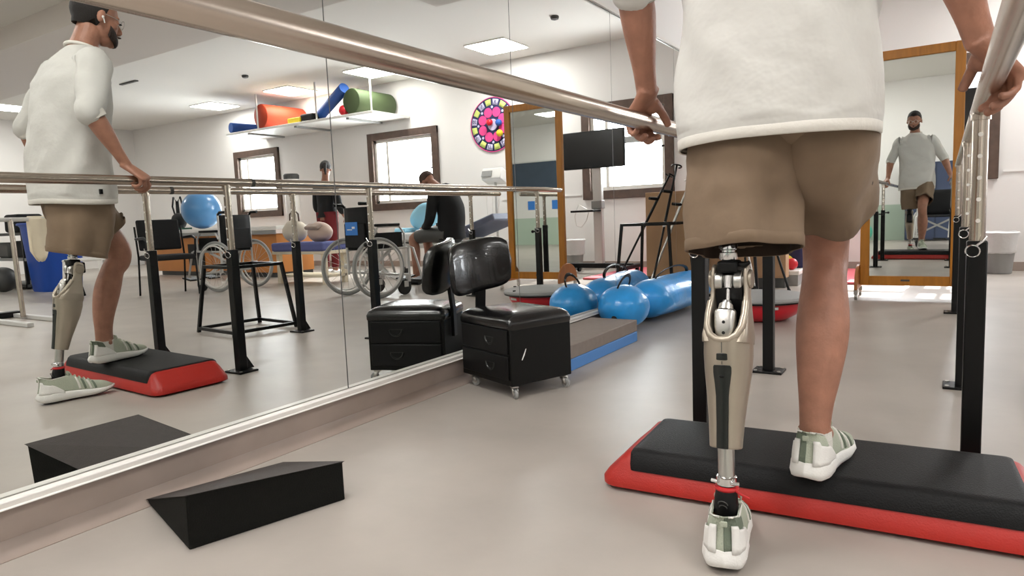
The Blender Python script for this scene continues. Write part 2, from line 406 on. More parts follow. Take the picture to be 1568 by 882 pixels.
# ================================================================ aerobic step
def step_platform():
    t = thing('step_platform', 'long red step platform with a black rubber top under the standing foot', 'exercise step', (1.083, 1.62, 0), math.radians(3.2))
    L, D = 1.04, 0.375
    def rr(x0, y0, x1, y1, r, z, n=5):
        pts = []
        for cx, cy, a in ((x1-r, y0+r, -PI/2), (x1-r, y1-r, 0), (x0+r, y1-r, PI/2), (x0+r, y0+r, PI)):
            for i in range(n+1): pts.append(Vector((cx+r*math.cos(a+PI/2*i/n), cy+r*math.sin(a+PI/2*i/n), z)))
        return pts
    mb = MB()
    mb.rings([rr(0.03, 0.03, L-0.03, D-0.03, 0.03, 0.0), rr(0.0, 0.0, L, D, 0.05, 0.012), rr(0.0, 0.0, L, D, 0.05, 0.028), rr(0.012, 0.008, L-0.012, D-0.008, 0.045, 0.045),
              rr(0.045, 0.018, L-0.045, D-0.018, 0.03, 0.075), rr(0.068, 0.03, L-0.068, D-0.03, 0.025, 0.100), rr(0.082, 0.04, L-0.082, D-0.04, 0.02, 0.106)])
    finish('base', mb, M['red'], t, angle=60)
    mb = MB()
    mb.rings([rr(0.078, 0.010, L-0.078, D-0.010, 0.02, 0.060), rr(0.078, 0.012, L-0.078, D-0.012, 0.02, 0.075), rr(0.079, 0.022, L-0.079, D-0.022, 0.02, 0.100), rr(0.084, 0.032, L-0.084, D-0.032, 0.018, 0.109), rr(0.096, 0.046, L-0.096, D-0.046, 0.014, 0.112)])
    finish('rubber_top', mb, M['stepblack'], t, angle=70)
    for x in (0.15, 0.5, 0.85): finish('grip_recess', MB().box((x, 0.004, 0.020), (0.13, 0.006, 0.016)), M['red'], t, bevel=0.003)
step_platform()

# ================================================================ black wedge
A = Vector((0.387, 0.855, 0)); B = Vector((0.504, 1.237, 0)); Cc = Vector((0.018, 0.963, 0)); Dd = Cc+(B-A)*0.96
mb = MB(); h1, h2 = 0.138, 0.108
vs = [A, B, Dd, Cc, A+Vector((0.012, -0.003, h1)), B+Vector((0.0, 0, h2)), Dd+Vector((0, 0, 0.012)), Cc+Vector((0, 0, 0.012))]
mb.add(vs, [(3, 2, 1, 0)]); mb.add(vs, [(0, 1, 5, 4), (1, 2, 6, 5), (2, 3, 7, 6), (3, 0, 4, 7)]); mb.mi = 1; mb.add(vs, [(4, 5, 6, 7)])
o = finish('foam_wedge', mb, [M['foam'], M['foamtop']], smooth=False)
me = o.data; b_ = bmesh.new(); b_.from_mesh(me); bmesh.ops.remove_doubles(b_, verts=b_.verts, dist=1e-5); b_.to_mesh(me); b_.free()
q = o.modifiers.new('bevel', 'BEVEL'); q.width = 0.004; q.segments = 2
tag(o, 'black foam balance wedge lying on the floor against the mirror plinth', 'foam wedge')

# ================================================================ rolling stool with drawers
def rolling_stool():
    p0 = Vector((0.045, 2.40, 0)); p1 = Vector((0.392, 2.266, 0)); p2 = Vector((0.508, 2.568, 0))
    ang = math.atan2(p1.y-p0.y, p1.x-p0.x); wd = (p1-p0).length; dp = (p2-p1).length
    t = thing('rolling_stool', 'low black vinyl stool on casters with a curved backrest, beside the wall mirror', 'stool', tuple(p0), ang)
    def cb(x0, x1, y0, y1, z0, z1, dz=0, bul=0): pass
    mb = MB().box((wd/2, dp/2, 0.178), (wd, dp, 0.245)); finish('cabinet_body', mb, M['blackw'], t, bevel=0.004)
    for k, z in enumerate((0.238, 0.130)):
        d = MB().box((wd/2, -0.002, z), (wd-0.03, 0.012, 0.100)); dd = finish('drawer', d, M['blackp'], t, bevel=0.003)
        g = MB().torus((wd*0.62, -0.008, z+0.012), 0.03, 0.0045, axis=(0, 1, 0), n=20, m=6, arc=0.5, a0=PI/2); g.box((wd*0.62, -0.006, z+0.012), (0.062, 0.006, 0.004))
        finish('drawer_pull', g, M['smoke'], dd)
    # padded seat
    mb = MB(); R = []
    def sq(cx, cy, hx, hy, z, r, n=6):
        pts = []
        for sx, sy, a in ((1, -1, -PI/2), (1, 1, 0), (-1, 1, PI/2), (-1, -1, PI)):
            for i in range(n+1): pts.append(Vector((cx+sx*(hx-r)+r*math.cos(a+PI/2*i/n), cy+sy*(hy-r)+r*math.sin(a+PI/2*i/n), z)))
        return pts
    for k, z, r in ((1.0, 0.288, 0.012), (1.03, 0.296, 0.015), (1.04, 0.315, 0.02), (1.01, 0.333, 0.03), (0.90, 0.348, 0.04), (0.6, 0.356, 0.05), (0.2, 0.359, 0.02)):
        R.append(sq(wd/2, dp/2, wd/2*k, dp/2*k, z, min(r, wd/2*k*0.9)))
    finish('seat', mb.rings(R), M['vinyl'], t)
    # backrest post on the mirror side
    mb = MB().tube([(-0.012, dp*0.52, 0.20), (-0.012, dp*0.52, 0.30), (0.0, dp*0.50, 0.40), (0.015, dp*0.50, 0.50), (0.02, dp*0.5, 0.56)], (0.011, 0.024), 4) if False else MB()
    pts = [(-0.014, 0.20), (-0.014, 0.32), (-0.004, 0.42), (0.004, 0.52)]
    Rr = [[Vector((x+dx, dp*0.36+dy, z)) for dx, dy in ((-0.008, -0.024), (0.008, -0.024), (0.008, 0.024), (-0.008, 0.024))] for x, z in pts]
    finish('backrest_post', mb.rings(Rr), M['black'], t, bevel=0.002)
    # curved pad
    mb = MB(); R = []; n = 20; cx, cy, cz = 0.0, dp*0.27, 0.535
    for i in range(n+1):
        u = -1+2*i/n; hw = 0.165
        y = cy+u*hw; bow = 0.055*u*u; hh = 0.112*max(0.0, 1-abs(u)**5)**0.32+0.006; th = 0.026*max(0.0, 1-abs(u)**6)**0.3+0.004
        ring = []
        for j in range(20):
            a = 2*PI*j/20; ca, sa = math.cos(a), math.sin(a)
            ex = abs(ca)**0.6*(1 if ca > 0 else -1)*th; ez = abs(sa)**0.55*(1 if sa > 0 else -1)*hh
            ring.append(Vector((cx+bow+ex-0.12*ez, y, cz+ez+0.02*u)))
        R.append(ring)
    pad = finish('backrest', mb.rings(R), M['vinyl'], t)
    # casters
    for (x, y, a) in ((0.03, 0.03, 0.4), (wd-0.03, 0.03, -0.3), (wd-0.03, dp-0.03, 0.2), (0.03, dp-0.03, -0.6)):
        c = MB().cyl((x, y, 0.045), (x, y, 0.06), 0.009, n=12)
        ca, sa = math.cos(a), math.sin(a)
        for s_ in (-1, 1):
            ox, oy = -sa*0.011*s_, ca*0.011*s_
            c.add([Vector((x+ox-ca*0.006, y+oy-sa*0.006, 0.048)), Vector((x+ox+ca*0.018, y+oy+sa*0.018, 0.047)), Vector((x+ox+ca*0.028, y+oy+sa*0.028, 0.022)), Vector((x+ox+ca*0.014, y+oy+sa*0.014, 0.018))], [(0, 1, 2, 3)])
        c.box((x+ca*0.006, y+sa*0.006, 0.050), (0.034, 0.026, 0.004), rz=a)
        cc = finish('caster', c, M['silver'], t, solid=0.0025)
        wl = MB().cyl((x+ca*0.02-sa*0.007, y+sa*0.02+ca*0.007, 0.0205), (x+ca*0.02+sa*0.007, y+sa*0.02-ca*0.007, 0.0205), 0.0200, n=24)
        ww = finish('wheel', wl, M['greyp'], cc, bevel=0.003)
        hb = MB().cyl((x+ca*0.02-sa*0.010, y+sa*0.02+ca*0.010, 0.0205), (x+ca*0.02+sa*0.010, y+sa*0.02-ca*0.010, 0.0205), 0.009, n=14)
        finish('wheel_hub', hb, M['silver'], ww)
    sc = MB().tube([(wd+0.0015, dp*0.17, 0.16), (wd+0.0015, dp*0.20, 0.18), (wd+0.0015, dp*0.24, 0.205)], [(0.001, 0.003), (0.001, 0.006), (0.001, 0.002)], 8)
    finish('scuff_mark', sc, M['white'], t)
rolling_stool()

# ================================================================ mats behind the stool
o = finish('blue_foam_block', MB().box((0.225, 3.20, 0.029), (0.30, 0.90, 0.058)), M['bluemat'], bevel=0.004); tag(o, 'flat blue foam block under the grey-brown one, lying along the mirror', 'foam block')
o = finish('grey_foam_block', MB().box((0.225, 3.20, 0.092), (0.30, 0.90, 0.066)), M['greymat'], bevel=0.004); tag(o, 'grey-brown foam block stacked on the blue one behind the rolling stool', 'foam block')
o = finish('pink_floor_mat', MB().box((1.20, 7.60, 0.012), (0.76, 1.45, 0.024)), M['pink'], bevel=0.006); tag(o, 'pink exercise mat lying flat on the floor before the back wall', 'floor mat')
# ================================================================ people: helpers
def smooth_path(pts, n=5):
    """Catmull-Rom resample of (Vector, a, b) stations"""
    out = []; P = pts
    for i in range(len(P)-1):
        p0 = P[max(i-1, 0)]; p1 = P[i]; p2 = P[i+1]; p3 = P[min(i+2, len(P)-1)]
        for k in range(n):
            t = k/n
            def cr(a, b, c, d): return 0.5*((2*b)+(-a+c)*t+(2*a-5*b+4*c-d)*t*t+(-a+3*b-3*c+d)*t*t*t)
            out.append((cr(p0[0], p1[0], p2[0], p3[0]), cr(p0[1], p1[1], p2[1], p3[1]), cr(p0[2], p1[2], p2[2], p3[2])))
    out.append(P[-1]); return out
def limb(mb, st, n=18, side=(1, 0, 0), sm=5, sq=1.0):
    """st: list of (point, half width along side, half depth)"""
    st = [(Vector(p), a, b) for p, a, b in st]
    if sm: st = smooth_path(st, sm)
    k = len(st); R = []; side = Vector(side)
    for i in range(k):
        t = (st[min(i+1, k-1)][0]-st[max(i-1, 0)][0]).normalized()
        s_ = (side-t*side.dot(t)).normalized(); d = t.cross(s_)
        ring = []
        for j in range(n):
            c, s2 = math.cos(2*PI*j/n), math.sin(2*PI*j/n)
            c = abs(c)**sq*(1 if c > 0 else -1); s2 = abs(s2)**sq*(1 if s2 > 0 else -1)
            ring.append(st[i][0]+s_*c*st[i][1]+d*s2*st[i][2])
        R.append(ring)
    mb.rings(R); return mb
def hand(mb, wrist, pdir, lat, pal, curl=(60, 70, 50), size=1.0, thumb=(0.6, 0.5, 0.6), spread=0.0):
    """pdir wrist->knuckles, lat = towards the index side, pal = direction the palm faces. Five separate fingers."""
    pdir = Vector(pdir).normalized(); lat = Vector(lat); lat = (lat-pdir*lat.dot(pdir)).normalized(); nrm = pdir.cross(lat)
    if nrm.dot(Vector(pal)) < 0: nrm = -nrm
    W = Vector(wrist); z = size
    limb(mb, [(W-pdir*0.02*z, 0.027*z, 0.019*z), (W+pdir*0.02*z, 0.031*z, 0.017*z), (W+pdir*0.055*z, 0.041*z, 0.015*z), (W+pdir*0.088*z, 0.042*z, 0.012*z), (W+pdir*0.098*z, 0.036*z, 0.008*z)], 16, lat, 3)
    # heel of the thumb
    mb.ell(W+pdir*0.04*z+lat*0.022*z+nrm*0.010*z, (0.018*z, 0.018*z, 0.016*z), nu=12, nv=8)
    mb.ell(W+pdir*0.040*z+lat*0.038*z+nrm*0.012*z, (0.016*z, 0.020*z, 0.012*z), nu=12, nv=8)
    for k, (off, ln, r) in enumerate(((0.031, 0.92, 0.0092), (0.0105, 1.0, 0.0096), (-0.0105, 0.94, 0.0092), (-0.031, 0.76, 0.0082))):
        p = W+pdir*(0.086-0.006*abs(k-1))*z+lat*off*z; segs = [0.044*ln*z, 0.027*ln*z, 0.022*ln*z]
        pts = [(p-pdir*0.02*z, r*z*1.05), (p, r*z*1.1)]; a = 0; d = pdir
        for s_, c in zip(segs, curl):
            a += math.radians(c+ (k-1.5)*3)
            d = pdir*math.cos(a)+nrm*math.sin(a)+lat*spread*(1.5-k)*0.12; d.normalize()
            p2 = p+d*s_; pts.append(((p+p2)/2, r*z*0.98)); pts.append((p2, r*z*0.93)); p = p2
        pts.append((p+d*0.004*z, r*z*0.55))
        mb.tube([q[0] for q in pts], [q[1] for q in pts], 10)
    t0 = W+pdir*0.025*z+lat*0.024*z+nrm*0.006*z
    t1 = t0+(pdir*0.018+lat*0.020+nrm*0.010)*z
    t2 = t1+(pdir*0.016+lat*0.013+nrm*0.016)*z
    t3 = t2+(pdir*0.008+lat*0.003+nrm*0.020)*z
    mb.tube([t0, (t0+t1)/2, t1, t2, t3, t3+(t3-t2)*0.15], [0.015*z, 0.0135*z, 0.0115*z, 0.0108*z, 0.0095*z, 0.005*z], 10)
def head_mesh(mb, c, fwd, up=(0, 0, 1), s=1.0, neck=None):
    """c = centre of skull; fwd the way the face looks"""
    F = Vector(fwd).normalized(); U = Vector(up); U = (U-F*U.dot(F)).normalized(); L = U.cross(F)
    c = Vector(c); Rm = Matrix((F, L, U)).transposed()
    def P(x, y, z): return c+Rm @ Vector((x, y, z))*s
    def e(p, r, tilt=0): 
        q = (Rm @ Matrix.Rotation(tilt, 3, 'Y')); 
        R = []; nu, nv = 22, 16
        for i in range(nv+1):
            t = PI*(0.01+0.98*i/nv)-PI/2
            R.append([P(*p)+q @ Vector((r[0]*math.cos(t)*math.cos(2*PI*j/nu), r[1]*math.cos(t)*math.sin(2*PI*j/nu), r[2]*math.sin(t)))*s for j in range(nu)])
        mb.rings(R)
    e((-0.008, 0, 0.028), (0.098, 0.077, 0.088))      # cranium
    e((0.030, 0, -0.025), (0.062, 0.062, 0.085))      # face
    e((0.042, 0, -0.083), (0.040, 0.042, 0.034))      # jaw
    e((0.074, 0, -0.100), (0.017, 0.022, 0.016))      # chin
    e((0.078, 0, 0.022), (0.014, 0.050, 0.012))       # brow
    for sy in (-1, 1):
        e((0.058, sy*0.038, -0.022), (0.026, 0.022, 0.022))    # cheek
        e((0.080, sy*0.030, 0.002), (0.010, 0.014, 0.009))     # eyelid
        e((-0.006, sy*0.079, -0.008), (0.018, 0.008, 0.030), 0.2)  # ear
    limb(mb, [(P(0.080, 0, 0.012), 0.008*s, 0.010*s), (P(0.096, 0, -0.012), 0.011*s, 0.012*s), (P(0.108, 0, -0.032), 0.016*s, 0.011*s), (P(0.094, 0, -0.042), 0.013*s, 0.008*s)], 10, L, 3)
    e((0.088, 0, -0.062), (0.013, 0.024, 0.007)); e((0.086, 0, -0.075), (0.012, 0.021, 0.008))
    if neck: limb(mb, [(Vector(neck), 0.068*s, 0.062*s), (Vector(neck).lerp(P(-0.02, 0, -0.06), 0.45), 0.055*s, 0.058*s), (P(-0.018, 0, -0.05), 0.053*s, 0.056*s)], 18, L, 4)
    return P, L, F, U, Rm

# ================================================================ sneaker
def sneaker(parent, loc, rz, pitch=0.0, mirror=1, raised_open=0.0):
    """length along +y from heel (0,0,0); mirror=+1: outer side to -x"""
    e = bpy.data.objects.new('sneaker', None); C.objects.link(e); e.parent = parent; e.location = loc; e.rotation_euler = (pitch, 0, rz)
    Ln = 0.302
    def outline(y, flare=0.0):
        t = y/Ln
        a = [(0.0, 0.0), (0.012, 0.029), (0.04, 0.040), (0.09, 0.040), (0.15, 0.041), (0.20, 0.046), (0.245, 0.043), (0.28, 0.029), (0.296, 0.014), (0.302, 0.0)]
        for i in range(len(a)-1):
            if a[i][0] <= y <= a[i+1][0]:
                u = (y-a[i][0])/(a[i+1][0]-a[i][0]); u = u*u*(3-2*u)*0.5+u*0.5
                return a[i][1]+(a[i+1][1]-a[i][1])*u
        return 0
    def bend(y): return 0.010*math.sin(PI*min(1, max(0, (y-0.05)/0.25)))*mirror*0.6
    N = 44; outl = []
    for i in range(N):
        ph = 2*PI*i/N
        y = Ln/2*(1-math.cos(ph)); w_ = outline(y); outl.append((math.copysign(w_, math.sin(ph)) if abs(math.sin(ph)) > 1e-6 else 0, y))
    def top(y): # height of the midsole's upper edge
        return 0.043-0.017*min(1, max(0, y-0.06)/0.18)+0.004*max(0, (y-0.27)/0.03)
    def bot(y): return 0.018*max(0, (y-0.21)/0.09)**1.6+0.010*max(0, (0.03-y)/0.03)**2
    R = []
    for kx, fz in ((0.86, 0.0), (1.02, 0.12), (1.10, 0.45), (1.06, 0.8), (0.98, 1.0)):
        R.append([Vector((x*kx*(1.06 if y < 0.1 else 1)+bend(y), Ln/2+(y-Ln/2)*(1+(kx-1)*0.22)-(0.008 if y < 0.03 else 0)*(1.1 if fz < 0.8 else 0.3), lerp(bot(y), top(y), fz)+0.004)) for x, y in outl])
    sole = finish('midsole', MB().rings(R), M['sole'], e, angle=70)
    R = []
    for kx, z in ((0.84, -0.004), (0.90, 0.004)):
        R.append([Vector((x*kx+bend(y), Ln/2+(y-Ln/2)*0.97, bot(y)+z+0.004)) for x, y in outl])
    finish('outsole', MB().rings(R), M['outsole'], sole)
    def crest(y):
        a = [(0, 0.114), (0.02, 0.110), (0.05, 0.099), (0.09, 0.102), (0.12, 0.108), (0.16, 0.084), (0.20, 0.064), (0.25, 0.052), (0.28, 0.044), (0.302, 0.034)]
        for i in range(len(a)-1):
            if a[i][0] <= y <= a[i+1][0]: return lerp(a[i][1], a[i+1][1], (y-a[i][0])/(a[i+1][0]-a[i][0]))
        return 0.034
    def U(ph, h, off=0.0):
        """upper surface: ph 0 heel .. pi toe .. 2pi ; h 0..1 up to the crest"""
        y = Ln/2*(1-math.cos(ph)); w_ = outline(y)*0.94
        sx = math.sin(ph); sgn = 1 if sx >= 0 else -1
        hh = min(1.0, h); rad = math.cos(hh*PI/2)**0.55 if hh < 1 else 0.0
        opening = 1.0 if y < 0.105 else 0.0
        if y < 0.125: rad = lerp(1.0, 0.66, hh**1.4)*1.0 if True else rad
        if 0.105 <= y < 0.135:
            r2 = math.cos(hh*PI/2)**0.55 if hh < 1 else 0.0; u = (y-0.105)/0.03; rad = lerp(lerp(1.0, 0.66, hh**1.4), r2, u)
        x = sgn*w_*rad + sgn*off*(1 if abs(sx) > 0.02 else 0)*abs(sx)**0.3
        yy = y+(0.012*math.sin(hh*PI*0.9)*(1 if y < 0.05 else 0)*(1-y/0.05) if y < 0.05 else 0)
        yy -= off*(math.cos(ph))
        if y > 0.26: yy -= 0.016*hh*(y-0.26)/0.042
        z = top(y)-0.006+(crest(y)-top(y)+0.006)*(math.sin(hh*PI/2)**0.9)+off*0.5*hh
        return Vector((x+bend(y), yy, z+0.004))
    def patch(p0, p1, h0, h1, off, nu=16, nv=8, edge=None):
        mb = MB(); vs = []; fs = []
        for i in range(nu+1):
            for j in range(nv+1):
                ph = lerp(p0, p1, i/nu); a0, a1 = (edge(ph) if edge else (h0, h1)); vs.append(U(ph % (2*PI), lerp(a0, a1, j/nv), off))
        for i in range(nu):
            for j in range(nv): a = i*(nv+1)+j; fs.append((a, a+1, a+nv+2, a+nv+1))
        return mb.add(vs, fs)
    up = finish('upper', patch(0, 2*PI, 0, 1, 0.0, 72, 12), M['sage'], e, solid=0.003, angle=80)
    # darker panel on one half of the heel, white heel counter, laces, cage stripes
    s0, s1 = (0.0, 0.95) if mirror > 0 else (-0.95, 0.0)
    finish('dark_heel_panel', patch(s0, s1, 0.0, 0.92, 0.0016, 12, 8), M['sageD'], e, solid=0.0012)['label'] = 'dark sage panel covering one half of the heel'
    for sgn in (1, -1):
        f0, f1 = (0.28, 1.22) if sgn > 0 else (-1.22, -0.28)
        finish('heel_counter', patch(f0, f1, 0, 1, 0.0042, 14, 6, edge=lambda ph: (0.0, 0.40 if abs(ph) > 0.45 else 0.50) if abs(ph) < 0.9 else (0.0, 0.40-1.1*(abs(ph)-0.9))), M['sole'], e, solid=0.0035)
        finish('collar_lining', patch(sgn*0.25, sgn*1.25, 0.86, 0.985, 0.003, 12, 2), M['sock'], e, solid=0.004)
        for k in range(4):
            ph = 1.52+k*0.14; mb = MB(); pts = [U((sgn*(ph+0.10*(1-h)))%(2*PI), h, 0.0025) for h in (0.12, 0.3, 0.5, 0.7, 0.84)]
            finish('cage_stripe', mb.tube(pts, [(0.003, 0.0045)]*5, 8), M['sageD'] if k % 2 else M['sock'], e)
    mb = MB()
    finish('pull_tab', mb.box((bend(0)+0.0, 0.004, 0.104), (0.014, 0.005, 0.012)), M['sage'], e, bevel=0.002)
    mb = MB(); 
    for k in range(5):
        y = 0.128+k*0.017; z = crest(y)+0.008
        mb.tube([(bend(y)-0.024, y, z-0.012), (bend(y)-0.010, y+0.004, z+0.001), (bend(y)+0.010, y+0.004, z+0.001), (bend(y)+0.024, y, z-0.012)], 0.0028, 8)
    for sg in (-1, 1): mb.torus((bend(0.12)+sg*0.016, 0.118, crest(0.12)+0.010), 0.012, 0.002, axis=(0.3*sg, 1, 0.4), n=16, m=6)
    finish('lace', mb, M['sage'], e)
    finish('tongue', MB().box((bend(0.12), 0.118, crest(0.12)+0.004), (0.036, 0.012, 0.030), rot=Euler((-0.5, 0, 0))), M['sage'], e, bevel=0.004)
    return e

# ================================================================ the walking man
def walking_man():
    t = thing('person', 'man in a white sweatshirt and khaki shorts with a prosthetic left leg, holding both handrails', 'person', (1.55, 1.5, 0))
    O = Vector((1.55, 1.5, 0))
    def place(o): o.location = tuple(-O); return o
    mb = MB()
    # natural right leg
    hipR = Vector((1.635, 1.60, 0.93)); kneeR = Vector((1.622, 1.805, 0.640)); ankR = Vector((1.617, 1.690, 0.215))
    limb(mb, [(hipR+Vector((0, -0.01, 0.04)), 0.085, 0.095), (hipR+Vector((0, 0.02, -0.08)), 0.083, 0.09), (Vector((1.628, 1.740, 0.75)), 0.064, 0.070), (kneeR+Vector((0, -0.008, 0.03)), 0.054, 0.062), (kneeR+Vector((0, -0.006, -0.03)), 0.051, 0.056),
              (Vector((1.624, 1.768, 0.565)), 0.050, 0.052), (Vector((1.626, 1.740, 0.49)), 0.0575, 0.058), (Vector((1.626, 1.722, 0.43)), 0.0575, 0.057), (Vector((1.623, 1.702, 0.35)), 0.048, 0.048), (Vector((1.619, 1.693, 0.28)), 0.038, 0.040), (ankR, 0.0335, 0.040), (ankR+Vector((0, 0.004, -0.05)), 0.034, 0.042)], 24)
    limb(mb, [(ankR+Vector((0, -0.015, -0.045)), 0.028, 0.024), (Vector((1.626, 1.745, 0.172)), 0.028, 0.020), (Vector((1.640, 1.82, 0.155)), 0.026, 0.010)], 14, sm=4)
    for sx in (-1, 1): mb.ell(ankR+Vector((sx*0.031, 0.008, -0.004)), (0.010, 0.014, 0.014), nu=10, nv=8)
    mb.ell(kneeR+Vector((0, 0.036, 0.005)), (0.030, 0.022, 0.034))
    # stump of the left thigh
    limb(mb, [(Vector((1.455, 1.59, 0.97)), 0.085, 0.095), (Vector((1.462, 1.57, 0.85)), 0.078, 0.085), (Vector((1.468, 1.545, 0.735)), 0.065, 0.07), (Vector((1.468, 1.54, 0.70)), 0.045, 0.05)], 20)
    # torso
    limb(mb, [(Vector((1.545, 1.59, 0.90)), 0.10, 0.08), (Vector((1.545, 1.595, 0.96)), 0.140, 0.09), (Vector((1.545, 1.595, 1.08)), 0.125, 0.085), (Vector((1.54, 1.615, 1.24)), 0.135, 0.09), (Vector((1.53, 1.635, 1.42)), 0.145, 0.09), (Vector((1.525, 1.655, 1.51)), 0.125, 0.07), (Vector((1.52, 1.68, 1.59)), 0.080, 0.062)], 26)
    # arms
    shL = Vector((1.350, 1.640, 1.512)); elL = Vector((1.243, 1.552, 1.268)); wrL = Vector((1.222, 1.672, 1.043))
    shR = Vector((1.700, 1.645, 1.512)); elR = Vector((1.845, 1.550, 1.262)); wrR = Vector((1.918, 1.640, 1.043))
    for s_, e_, w_ in ((shL, elL, wrL), (shR, elR, wrR)):
        limb(mb, [(s_.lerp(Vector((1.525, 1.655, 1.44)), 0.35), 0.040, 0.042), (s_.lerp(e_, 0.10), 0.042, 0.042), (s_.lerp(e_, 0.35), 0.043, 0.045), (s_.lerp(e_, 0.8), 0.040, 0.040), (e_, 0.039, 0.041), (e_.lerp(w_, 0.2), 0.043, 0.040), (e_.lerp(w_, 0.45), 0.038, 0.035), (e_.lerp(w_, 0.75), 0.029, 0.025), (w_, 0.027, 0.021)], 18)
    hand(mb, wrL, (-0.42, 0.42, -0.46), (0.42, 0.90, 0.0), (-0.5, 0.1, -0.8), curl=(50, 62, 44), size=1.04, thumb=(0.5, 1.0, 0.3))
    hand(mb, wrR, (0.42, 0.42, -0.46), (-0.42, 0.90, 0.0), (0.5, 0.1, -0.8), curl=(40, 52, 34), size=1.02, thumb=(0.5, 1.0, 0.3))
    hc = Vector((1.512, 1.752, 1.752)); P, L, F, U_, Rm = head_mesh(mb, hc, (-0.10, 1, -0.20), s=1.0, neck=(1.52, 1.675, 1.585))
    body = place(finish('body', mb, M['skin'], t, remesh=0.0042, smoothit=3))
    # hair cap with faded sides
    mb = MB(); R = []
    for i in range(13):
        th = -1.0+ (PI/2+0.98)*i/12
        ring = []
        for j in range(32):
            a = 2*PI*j/32; front = max(0, math.cos(a)); lo = th
            if th < 0.35 and front > 0.0: lo = lerp(th, 0.42, min(1, front*2.2))
            if th < -0.35 and front <= 0: lo = lerp(-0.35, th, min(1, -math.cos(a)*1.8))
            k = 1.06 if th > 0.5 else 1.02
            cl = max(math.cos(lo), 0.86) if lo < 0 and math.cos(a) < 0 else math.cos(lo)
            ring.append(P(-0.010+0.101*k*cl*math.cos(a), 0.0785*k*math.cos(lo)*math.sin(a), 0.030+0.094*k*math.sin(lo)))
        R.append(ring)
    place(finish('hair', mb.rings(R), M['hair'], t))
    mb = MB(); R = []
    for i in range(13):   # beard: a band from ear to ear under the chin
        a = -1.25+2.5*i/12; ca, sa = math.cos(a), math.sin(a); hh = 0.034 if abs(a) < 0.7 else 0.046
        cx = 0.020+0.071*ca; cy = 0.061*sa; cz = -0.090+0.052*(1-ca)
        R.append([P(cx+0.011*math.cos(b)*ca, cy+0.010*math.cos(b)*sa, cz+hh*0.62*math.sin(b)) for b in [2*PI*j/12 for j in range(12)]])
    mb.rings(R); mb.ell(P(0.098, 0, -0.055), (0.008, 0.02, 0.005)); 
    place(finish('beard', mb, M['beard'], t))
    mb = MB()
    for sy in (-1, 1):
        mb.torus(P(0.104, sy*0.031, 0.000), 0.021, 0.0017, axis=F, n=28, m=6)
        mb.tube([P(0.103, sy*0.052, 0.004), P(0.05, sy*0.078, 0.006), P(-0.005, sy*0.083, 0.008), P(-0.02, sy*0.082, -0.010)], 0.0014, 6)
    mb.tube([P(0.105, -0.010, 0.004), P(0.109, 0, 0.008), P(0.105, 0.010, 0.004)], 0.0016, 6)
    place(finish('glasses', mb, M['silver'], t))
    for sy in (-1, 1):
        place(finish('eye', MB().ell(P(0.0935, sy*0.030, 0.001), (0.004, 0.010, 0.004)), M['blackp'], t))
        place(finish('earbud', MB().ell(P(-0.002, sy*0.088, -0.012), (0.007, 0.005, 0.007)).tube([P(0.000, sy*0.089, -0.014), P(0.008, sy*0.088, -0.036)], 0.0028, 8), M['white'], t))
    # sweatshirt
    mb = MB(); R = []
    rng = [(0.896, 0.205, 0.158, 1.585), (0.93, 0.208, 0.160, 1.585), (1.0, 0.205, 0.155, 1.585), (1.10, 0.198, 0.147, 1.585), (1.20, 0.198, 0.142, 1.592), (1.32, 0.204, 0.140, 1.608), (1.44, 0.206, 0.134, 1.625), (1.51, 0.184, 0.112, 1.642), (1.555, 0.135, 0.09, 1.658), (1.585, 0.088, 0.076, 1.672), (1.604, 0.066, 0.064, 1.682)]
    N = 72
    zs = []
    for i in range(len(rng)-1):
        for k in range(7): zs.append(tuple(lerp(rng[i][q], rng[i+1][q], k/7) for q in range(4)))
    zs.append(rng[-1])
    for z, rx, ry, cy in zs:
        ring = []
        for j in range(N):
            a = 2*PI*j/N; ca, sa = math.cos(a), math.sin(a)
            x = abs(ca)**0.82*math.copysign(rx, ca); y = abs(sa)**0.88*math.copysign(ry, sa)
            q = Vector((x*1.0, y, z))
            f = noise.noise(Vector((x*6, y*6, z*5+x*7)))*0.009+noise.noise(Vector((x*13+z*12, y*13, z*9-x*8)))*0.008*(1-abs(ca)**3)
            fold = 0.007*math.sin(7*a+16*z+2*math.sin(5*z))*max(0, 1-abs(z-1.04)/0.30)+0.006*math.sin(5*a-22*z)*max(0, 1-abs(z-1.30)/0.25)
            kk = 1+(f+fold)/0.2*(0.5 if z < 0.93 else 1)
            zz = z-0.012*(1 if ca < 0 else 0)*ca*ca*(1 if z < 1.0 else 0)
            cx = 1.547-0.02*max(0, (z-1.2)/0.3)
            ring.append(Vector((cx+x*kk, cy+y*kk, zz)))
        R.append(ring)
    shirt = place(finish('sweatshirt', MB().rings(R, cap=False), M['shirt'], t, solid=0.004, angle=85))
    r0 = R[1]; cen = sum(r0, Vector())/len(r0)
    HB = [[cen+Vector(((v.x-cen.x)*k, (v.y-cen.y)*k, v.z-cen.z+dz)) for v in r0] for dz, k in ((-0.010, 0.985), (-0.012, 1.0), (-0.010, 1.014), (0.010, 1.020), (0.013, 1.004))]
    place(finish('hem_band', MB().rings(HB, cap=False), M['hem'], t, angle=85))
